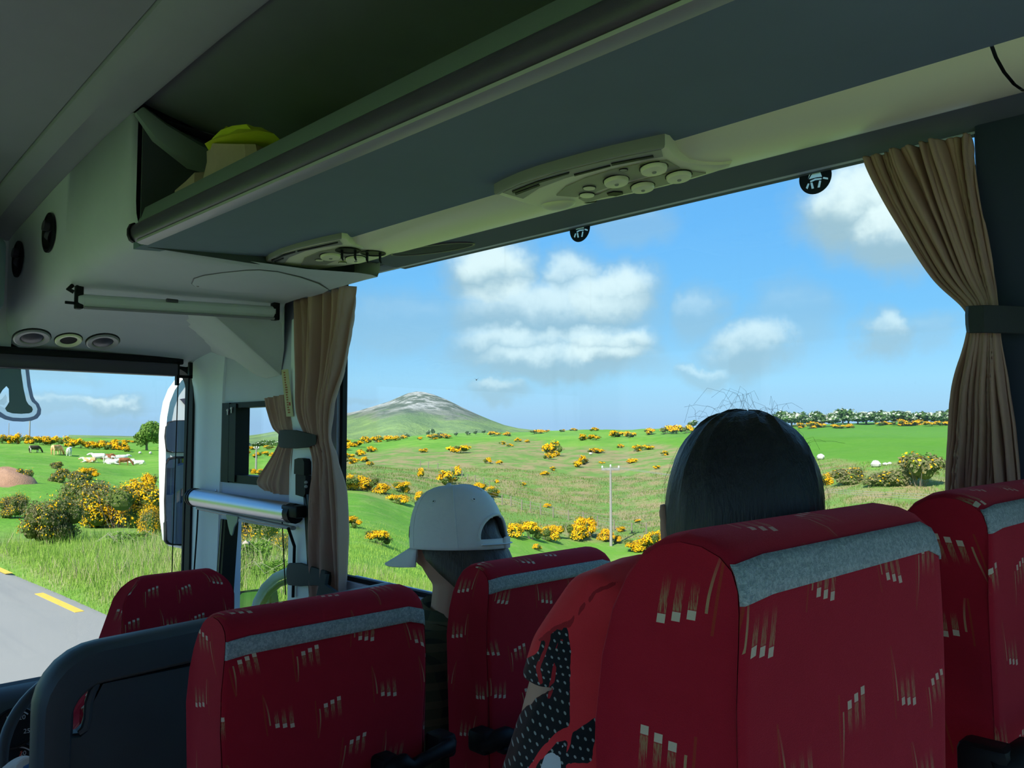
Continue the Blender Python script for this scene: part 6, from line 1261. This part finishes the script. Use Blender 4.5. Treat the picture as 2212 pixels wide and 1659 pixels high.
def sdist(poly, X_, Y_):
    n = len(poly); ins_ = np.zeros(X_.shape, bool); dm = np.full(X_.shape, 1e9)
    for i in range(n):
        (x0, y0), (x1, y1) = poly[i], poly[(i+1) % n]; ins_ ^= ((y0 > Y_) != (y1 > Y_)) & (X_ < (x1-x0)*(Y_-y0)/((y1-y0) or 1e-9)+x0)
        u = np.clip(((X_-x0)*(x1-x0)+(Y_-y0)*(y1-y0))/((x1-x0)**2+(y1-y0)**2+1e-9), 0, 1); dm = np.minimum(dm, np.hypot(X_-x0-u*(x1-x0), Y_-y0-u*(y1-y0)))
    return np.where(ins_, dm, -dm)
def ldist(pl, X_, Y_):
    dm = np.full(X_.shape, 1e9)
    for (x0, y0), (x1, y1) in zip(pl, pl[1:]):
        u = np.clip(((X_-x0)*(x1-x0)+(Y_-y0)*(y1-y0))/((x1-x0)**2+(y1-y0)**2+1e-9), 0, 1); dm = np.minimum(dm, np.hypot(X_-x0-u*(x1-x0), Y_-y0-u*(y1-y0)))
    return dm
vv = np.array([q.co for q in sh_.data.vertices])+np.array(base); fvis = np.array([q.normal.y for q in sh_.data.vertices])
dep = vv@np.array(FV); qx = CX+FPX*(vv@np.array(RV))/dep; qy = CY-FPX*(vv@np.array(UV))/dep
blk_ = np.maximum.reduce([sdist([(1227, 1350), (1202, 1360), (1172, 1384), (1166, 1410), (1130, 1430), (1130, 1500), (1180, 1500), (1200, 1440)], qx, qy), sdist([(1227, 1350), (1234, 1400), (1233, 1570), (1205, 1583), (1170, 1620), (1120, 1700), (1020, 1700), (1060, 1560), (1120, 1500), (1188, 1490), (1200, 1440)], qx, qy), sdist([(1238, 1586), (1290, 1550), (1280, 1648), (1228, 1650)], qx, qy), sdist([(1206, 1604), (1228, 1600), (1222, 1700), (1140, 1700), (1165, 1650)], qx, qy)])
pipe = 4.5-np.minimum.reduce([ldist([(1228, 1350), (1208, 1400), (1196, 1470), (1190, 1510)], qx, qy), ldist([(1187, 1374), (1185, 1400), (1165, 1440), (1172, 1475)], qx, qy), ldist([(1227, 1348), (1200, 1360), (1170, 1386)], qx, qy), ldist([(1234, 1350), (1255, 1320), (1290, 1280), (1330, 1262)], qx, qy)])
wht = np.maximum(sdist([(1180, 1632), (1196, 1624), (1214, 1640), (1216, 1720), (1150, 1720)], qx, qy), sdist([(1214, 1600), (1221, 1610), (1216, 1626), (1210, 1612)], qx, qy)-1)
cl_ = np.ones((len(vv), 4), np.float32); front = np.where(vv[:, 1] > .60, -10, 0)
for k_, q in enumerate((blk_+front, pipe+front, wht+front)): cl_[:, k_] = np.clip(.5+q/16, 0, 1)
ca = sh_.data.color_attributes.new('panels', 'FLOAT_COLOR', 'POINT'); ca.data.foreach_set('color', cl_.ravel())
cloth(body, 'trousers', lambda c: (c+B_).z < -.70 and (c+B_).z > -1.19 and math.hypot((c+B_).x-.75, (c+B_).y-.85) < 2 and not ((c+B_).y > .72 and (c+B_).z > -.66), .006, [M_TROUS], e)
cloth(body, 'shoe', lambda c: (c+B_).z <= -1.185, .006, [M_BLACK], e)
# hair: smooth cap drawn back into a low tail
mb = MB(); rings = []
for i in range(27):
    ph = pi*(i+.05)/26.6; ring = []
    for j in range(44):
        th = 2*pi*j/44; d_ = Vector((sin(ph)*sin(th), sin(ph)*cos(th), cos(ph))); k = 1+.012*sin(th*17+ph*3)+.010*sin(th*31-ph*7)
        p_ = Vector((.0872*math.copysign(abs(d_.x)**.86, d_.x), .107*d_.y, .126*math.copysign(abs(d_.z)**.92, d_.z)))*k
        if d_.z < -.15: p_.x *= 1-.30*(-.15-d_.z); 
        if d_.z < 0 and d_.y > 0: p_.y = min(p_.y, .06-.09*(-d_.z)*1.5)
        if d_.y > .35 and d_.z < .5: p_.y = min(p_.y, .070+.03*d_.z)
        ring.append(HM @ p_)
    rings.append(ring)
mb.loft(rings); o = ob('hair', mb, M_HAIRB, e, angle=180)
mb = MB(); mb.tube([HM @ Vector(q) for q in ((0, -.085, -.06), (0, -.115, -.085), (.01, -.115, -.14), (.01, -.10, -.20))], [.028, .026, .024, .008], 12); ob('ponytail', mb, M_HAIRB, e)
mb = MB(); rg = random.Random(12)
for k in range(46):
    a = rg.uniform(-.055, .07); y0 = rg.uniform(-.05, .05); h = rg.uniform(.006, .030)*(1 if k % 3 else 1.4); l_ = rg.uniform(-.05, .05); z0 = .128*sqrt(max(.05, 1-(a/.0865)**2-(y0/.107)**2))-.002
    mb.tube([HM @ Vector(q) for q in ((a, y0, z0), (a+l_*.3, y0, z0+h*.8), (a+l_*.7, y0+.005, z0+h), (a+l_, y0+.01, z0+h*rg.uniform(.2, .9)))], .00013, 3)
for k in range(14):
    s_ = rg.choice((-1, 1)); z_ = rg.uniform(-.06, .06); x0 = s_*.0865*sqrt(max(.05, 1-(z_/.128)**2)); mb.tube([HM @ Vector(q) for q in ((x0*.97, -.02, z_+.02), (x0+s_*.006, -.02, z_), (x0+s_*.003, -.02, z_-.05))], .00013, 3)
ob('flyaway_hair', mb, M_HAIRB, e)
# passenger with the white cap
hc = Vector(P(988, 1170, D=1.88)); CM_ = Matrix.Translation(hc) @ rotz(radians(14)) @ Matrix.Rotation(radians(-9), 4, 'X') @ Matrix.Rotation(radians(3), 4, 'Y'); SC = 1.07
bx1, by1 = hc.x+.02, hc.y+.04; base = (bx1, by1, -1.03)
e, body = person('person', 'passenger in a white baseball cap with brown hair, looking out ahead of the window seat', base, CM_, SC,
    [(-1.06, bx1, by1+.03, .12, .09), (-1., bx1, by1+.03, .18, .115), (-.85, bx1, by1+.02, .165, .11), (-.70, bx1, by1+.02, .18, .115), (-.58, bx1, by1+.01, .195, .11), (-.50, bx1, by1, .18, .09), (-.455, bx1, by1, .11, .07), (-.43, bx1, by1, .06, .055)],
    [([(bx1-.12, by1, -.50), (bx1-.19, by1, -.52), (bx1-.215, by1+.03, -.60), (bx1-.22, by1+.1, -.76), (bx1-.16, by1+.26, -.80)], [.058, .058, .05, .042, .03]), ([(bx1+.12, by1, -.50), (bx1+.19, by1, -.52), (bx1+.21, by1+.03, -.60), (bx1+.21, by1+.1, -.76), (bx1+.14, by1+.26, -.80)], [.058, .058, .05, .042, .03]),
     ([(bx1-.08, by1+.03, -.97), (bx1-.10, by1+.44, -.96), (bx1-.10, by1+.42, -1.40)], [.088, .065, .04]), ([(bx1+.08, by1+.03, -.97), (bx1+.10, by1+.44, -.96), (bx1+.10, by1+.42, -1.40)], [.088, .065, .04]), ([(bx1-.10, by1+.40, -1.41), (bx1-.1, by1+.52, -1.43)], [.04, .03]), ([(bx1+.10, by1+.40, -1.41), (bx1+.1, by1+.52, -1.43)], [.04, .03]), ([(bx1, by1, -.47), hc+Vector((0, .0, -.06))], [.058, .052])],
    [((bx1-.16, by1+.26, -.80), (.35, .9, 0), (0, 0, 1), .6, .95, 1), ((bx1+.14, by1+.26, -.80), (-.35, .9, 0), (0, 0, 1), .6, .95, -1)], ear=.012)
B2 = Vector(base)
mp_, t = newmat('plaid_shirt'); co = t.co(); px_, py_, pz_ = t.sep(co); f1 = t.m('GREATER_THAN', t.m('SINE', t.m('MULTIPLY', t.m('ADD', px_, py_), 150.)), .35); f2 = t.m('GREATER_THAN', t.m('SINE', t.m('MULTIPLY', pz_, 170.)), .3)
c = t.mix(t.m('MULTIPLY', f1, .7), (.07, .08, .05), (.03, .04, .035)); c = t.mix(t.m('MULTIPLY', f2, .6), c, (.14, .13, .08)); t.out(t.bsdf(c, .9, 0, .1))
cloth(body, 'plaid_shirt', lambda c: -.98 < (c+B2).z < -.435 and math.hypot((c+B2).y-by1, 0) < .24, .008, [mp_], e)
mb = MB(); mb.loft([[(bx1+(.066+k)*cos(a), by1+(.062+k)*sin(a)+.004, z+.012*sin(a)) for a in [2*pi*j/20 for j in range(20)]] for k, z in ((.012, -.462), (.006, -.42), (.003, -.395), (.008, -.398), (.016, -.44))], False, False); ob('collar', mb, mp_, e)
cloth(body, 'trousers', lambda c: -1.38 < (c+B2).z <= -.90 and not ((c+B2).y > by1+.2 and (c+B2).z > -.86), .006, [M_TROUS], e); cloth(body, 'shoe', lambda c: (c+B2).z <= -1.375, .006, [M_BLACK], e)
# hair falling behind the ears
mb = MB(); rings = []
for k, (z, ha, rx, ry, dy) in enumerate(((.040, 100, .074, .092, 0), (.01, 108, .078, .096, 0), (-.012, 110, .086, .102, -.002), (-.030, 101, .093, .110, -.003), (-.06, 86, .095, .116, -.008), (-.10, 68, .093, .116, -.014), (-.14, 58, .09, .110, -.016), (-.18, 52, .084, .094, -.012), (-.22, 50, .076, .084, -.012))):
    o1 = []; n = 30
    for j in range(n+1):
        a = radians(180-ha+2*ha*j/n); wv = 1+.012*sin(j*2.3)+.008*sin(j*5.1+k*.4); o1.append((rx*sin(a)*wv, ry*cos(a)*wv+dy, z))
    o2 = [(x*.84, (y-dy)*.84+dy, z) for x, y, _ in o1[::-1]]
    rings.append([CM_ @ (Vector(q)*SC) for q in o1+o2])
mb.loft(rings); ob('hair', mb, M_HAIRBR, e, angle=180)
# the cap itself is worn: part of the figure
mc_, t = newmat('white_cotton'); co = t.co(); n1 = t.noise(co, 25., 4., .6); t.out(t.bsdf(t.mix(n1, (.66, .72, .74), (.78, .83, .84)), .85, 0, .15, t.bump(t.m('ADD', n1, t.m('MULTIPLY', t.noise(co, 800., 2.), .3)), .35, .004))); M_CAP = mc_
def cap_pt(a, f, k=1.):                               # a from the front, f 0 rim .. 1 crown
    ph = f*pi/2; q = 1-.02*abs(sin(3*a))*cos(ph)
    zr = -.012+.012*cos(a)*(1-f); ex = .62
    return Vector((.0935*k*q*(cos(ph)**ex)*sin(a), (.112*k*q*(cos(ph)**ex))*cos(a)-.002, zr+.132*k*(sin(ph)**.95)))
mb = MB(); n, m = 120, 34; idx_ = {}
for i in range(m+1):
    for j in range(n): idx_[i, j] = len(mb.v); mb.v.append(tuple(CM_ @ (cap_pt(2*pi*j/n, i/m*.985)*SC))); mb.uv.append((0, 0))
for i in range(m):
    for j in range(n):
        a = (2*pi*(j+.5)/n); da = abs(a-pi); h = (cap_pt(a, (i+.5)/m)).z+.022
        if h > .020 and (da/.60)**2+(max(0, h-.020)/.048)**2 < 1: continue
        mb.f.append((idx_[i, j], idx_[i, (j+1) % n], idx_[i+1, (j+1) % n], idx_[i+1, j])); mb.mi.append(0)
mb.f.append(tuple(idx_[m, j] for j in range(n))); mb.mi.append(0)
cp = ob('baseball_cap', mb, M_CAP, e, angle=60); md = cp.modifiers.new('t', 'SOLIDIFY'); md.thickness = .0022
mb = MB(); rows = []
for u in np.linspace(0, 1, 9):
    row = []
    for s_ in np.linspace(-1, 1, 25):
        a = s_*1.12; b0 = cap_pt(a, 0); L_ = .078*u*(1-abs(s_)**2.6*.92); row.append(CM_ @ ((b0+Vector((.12*s_*L_, L_*1.0, -.34*L_-.034*u*s_*s_))*1.)*SC))
    rows.append(row)
mb.grid(rows); b_ = ob('brim', mb, M_CAP, cp, angle=180); md = b_.modifiers.new('t', 'SOLIDIFY'); md.thickness = .0035
for k in range(6):
    mb = MB(); a = 2*pi*k/6; mb.tube([CM_ @ (cap_pt(a, f, 1.004)*SC) for f in np.linspace(.30 if k == 3 else .02, .97, 14) if not (k == 3 and f < .62)], .0011, 5, flat=.7); ob('seam', mb, M_CAP, cp)
    mb = MB(); q = CM_ @ (cap_pt(a+pi/6, .52, 1.006)*SC); nv = (q-(CM_ @ Vector((0, 0, .02)))).normalized(); mb.lathe([(.0045, -.001), (.0045, .0008), (.0022, .0012), (.0018, -.001)], frame_at(q, nv), 12); ob('eyelet', mb, M_CAP, cp)
    mb = MB(); mb.sphere(q+nv*.0003, .0019, 8, 6); ob('eyelet_hole', mb, M_BLACK, cp)
def cap_f(a, h):
    lo, hi = 0., 1.
    for _ in range(30):
        md_ = (lo+hi)/2
        if cap_pt(a, md_).z+.022 < h: lo = md_
        else: hi = md_
    return lo
arch = [(pi+.60*cos(q), .020+.048*sin(q)) for q in np.linspace(0, pi, 30)]
mb = MB(); mb.tube([CM_ @ (cap_pt(a, cap_f(a, h), 1.003)*SC) for a, h in arch], .0034, 7); ob('opening_binding', mb, M_CAP, cp)
mb = MB(); mb.sphere(CM_ @ (cap_pt(0, .985)*SC), .007, 10, 6); ob('button', mb, M_CAP, cp)
mb = MB(); mb.tube([CM_ @ ((cap_pt(pi+s_*.58, 0)*1.012+Vector((0, 0, .010)))*SC) for s_ in np.linspace(-1, 1, 12)], .0095*SC, 8, flat=.16); ob('strap', mb, M_CAP, cp)
q = CM_ @ ((cap_pt(pi-.15, 0)*1.03+Vector((0, 0, .012)))*SC); mb = MB(); mb.rbox((-.010, -.004, -.013), (.010, .004, .013), .003, M=Matrix.Translation(q) @ rotz(radians(14))); ob('buckle', mb, M_CAP, cp)
mb = MB(); pts_ = [(.52, .20), (.50, .12), (.40, .09), (.2, .075), (-.1, .10), (-.36, .20), (-.1, .13), (.2, .12), (.38, .145)]; mb.loft([[CM_ @ (cap_pt(-a*1.35, f*1.1, kk)*SC) for a, f in pts_] for kk in (1.004, 1.012)]); ob('emblem', mb, M_BLACK, cp, False)
# driver
dh = Vector((1.01, 2.735, -.62)); DM = Matrix.Translation(dh); base = (1.05, 2.72, -1.40)
wr = Vector(P(52, 1652, Y=2.60)); hd_ = Vector(P(14, 1655, Y=2.70)); el_ = Vector(P(150, 1760, Y=2.42))
e, body = person('person', 'driver with one hand on the steering wheel, denim sleeve showing past the black partition', base, DM, 1.,
    [(-1.42, 1.05, 2.74, .12, .1), (-1.36, 1.05, 2.74, .19, .13), (-1.2, 1.05, 2.73, .18, .125), (-1.02, 1.04, 2.72, .20, .13), (-.92, 1.03, 2.72, .21, .12), (-.86, 1.02, 2.72, .17, .095), (-.82, 1.01, 2.72, .09, .07), (-.79, 1.01, 2.72, .06, .06)],
    [([(.92, 2.72, -.90), (.83, 2.70, -.92), (.79, 2.62, -1.0), el_, el_*.35+wr*.65, wr], [.062, .064, .056, .046, .040, .030]), ([(1.14, 2.72, -.90), (1.24, 2.72, -.92), (1.28, 2.72, -1.04), (1.27, 2.76, -1.14), (1.22, 2.78, -1.08)], [.062, .064, .055, .045, .03]),
     ([(.97, 2.76, -1.33), (.93, 3.08, -1.30), (.92, 3.10, -1.74)], [.09, .068, .045]), ([(1.13, 2.76, -1.33), (1.15, 3.08, -1.30), (1.15, 3.10, -1.74)], [.09, .068, .045]), ([(.92, 3.08, -1.75), (.92, 3.2, -1.77)], [.04, .03]), ([(1.15, 3.08, -1.75), (1.15, 3.2, -1.77)], [.04, .03]), ([(1.01, 2.72, -.84), (1.01, 2.73, -.66)], [.06, .055])],
    [(wr, hd_-wr, Vector((-.35, -.2, 1)), 1.0, .95, -1), ((1.22, 2.78, -1.08), (-.1, .8, .2), (.6, -.1, .8), 1.0, .95, 1)], skin=M_SKIN2)
B3 = Vector(base); M_DENIM = pm('denim', (.06, .12, .24), .9, var=.25, nscale=30, bscale=500, bstr=.4)
cut = wr+(el_-wr).normalized()*.035; cn = (el_-wr).normalized()
cloth(body, 'denim_shirt', lambda c: (c+B3).z < -.80 and (c+B3).z > -1.30 and not (((c+B3)-cut).dot(cn) < 0 and ((c+B3)-wr).length < .22) and not ((c+B3).y > 2.80 and (c+B3).z > -1.2 and (c+B3).x > 1.1) and not ((c+B3).x < .80 and (c+B3).y > 2.59 and ((c+B3)-wr).length < .2 and ((c+B3)-cut).dot(cn) < 0), .007, [M_DENIM], e)
cloth(body, 'trousers', lambda c: -1.73 < (c+B3).z <= -1.28, .006, [M_TROUS], e); cloth(body, 'shoe', lambda c: (c+B3).z <= -1.725, .006, [M_BLACK], e)
mb = MB(); mb.sphere(DM @ Vector((0, -.012, .028)), (.080, .098, .100), 24, 16); ob('hair', mb, M_HAIRBR, e)

# ---- words that single out each bush and tree of a row by counting from something one can find
ORD = 'first second third fourth fifth sixth seventh eighth ninth tenth eleventh twelfth thirteenth fourteenth fifteenth sixteenth seventeenth eighteenth nineteenth twentieth twenty-first twenty-second twenty-third twenty-fourth twenty-fifth twenty-sixth twenty-seventh twenty-eighth twenty-ninth thirtieth'.split()
ROWS = {'gorse hedge behind the cattle': ('%s gorse bush along the hedge behind the cattle, counted from the field tree', 1), 'gorse on the slope under the mountain': ('%s gorse bush on the hillside under the mountain, counted from the front curtain', 0),
        'gorse on the rough slope': ('%s gorse bush across the rough brown slope, counted from the front curtain', 0), 'gorse along the valley bottom': ('%s bright gorse bush along the valley bottom, counted from the front curtain', 0),
        'gorse on the skyline': ('%s gorse bush along the skyline crest, counted from the mountain', 0), 'gorse under the hawthorns': ('%s gorse bush under the hawthorn row, counted from the rear curtain', 1),
        'gorse seen through the cab window': ('%s gorse bush in the upper cab window, counted from its black frame', 0), 'hawthorn row along the far field': ('%s white-blossomed hawthorn in the skyline row, counted from the rear curtain', 1),
        'small trees under the mountain': ('%s small dark tree on the crest below the mountain, counted from the curtain', 0), 'trees by the farmhouse': ('%s dark tree beyond the upper cab window, counted from the farmhouse', 0)}
for g_, (txt, rev) in ROWS.items():
    m_ = sorted((o for o in C.objects if o.get('group') == g_), key=lambda o: pj(*o.location)[0], reverse=bool(rev))
    for k, o in enumerate(m_): o['label'] = txt % ORD[k]
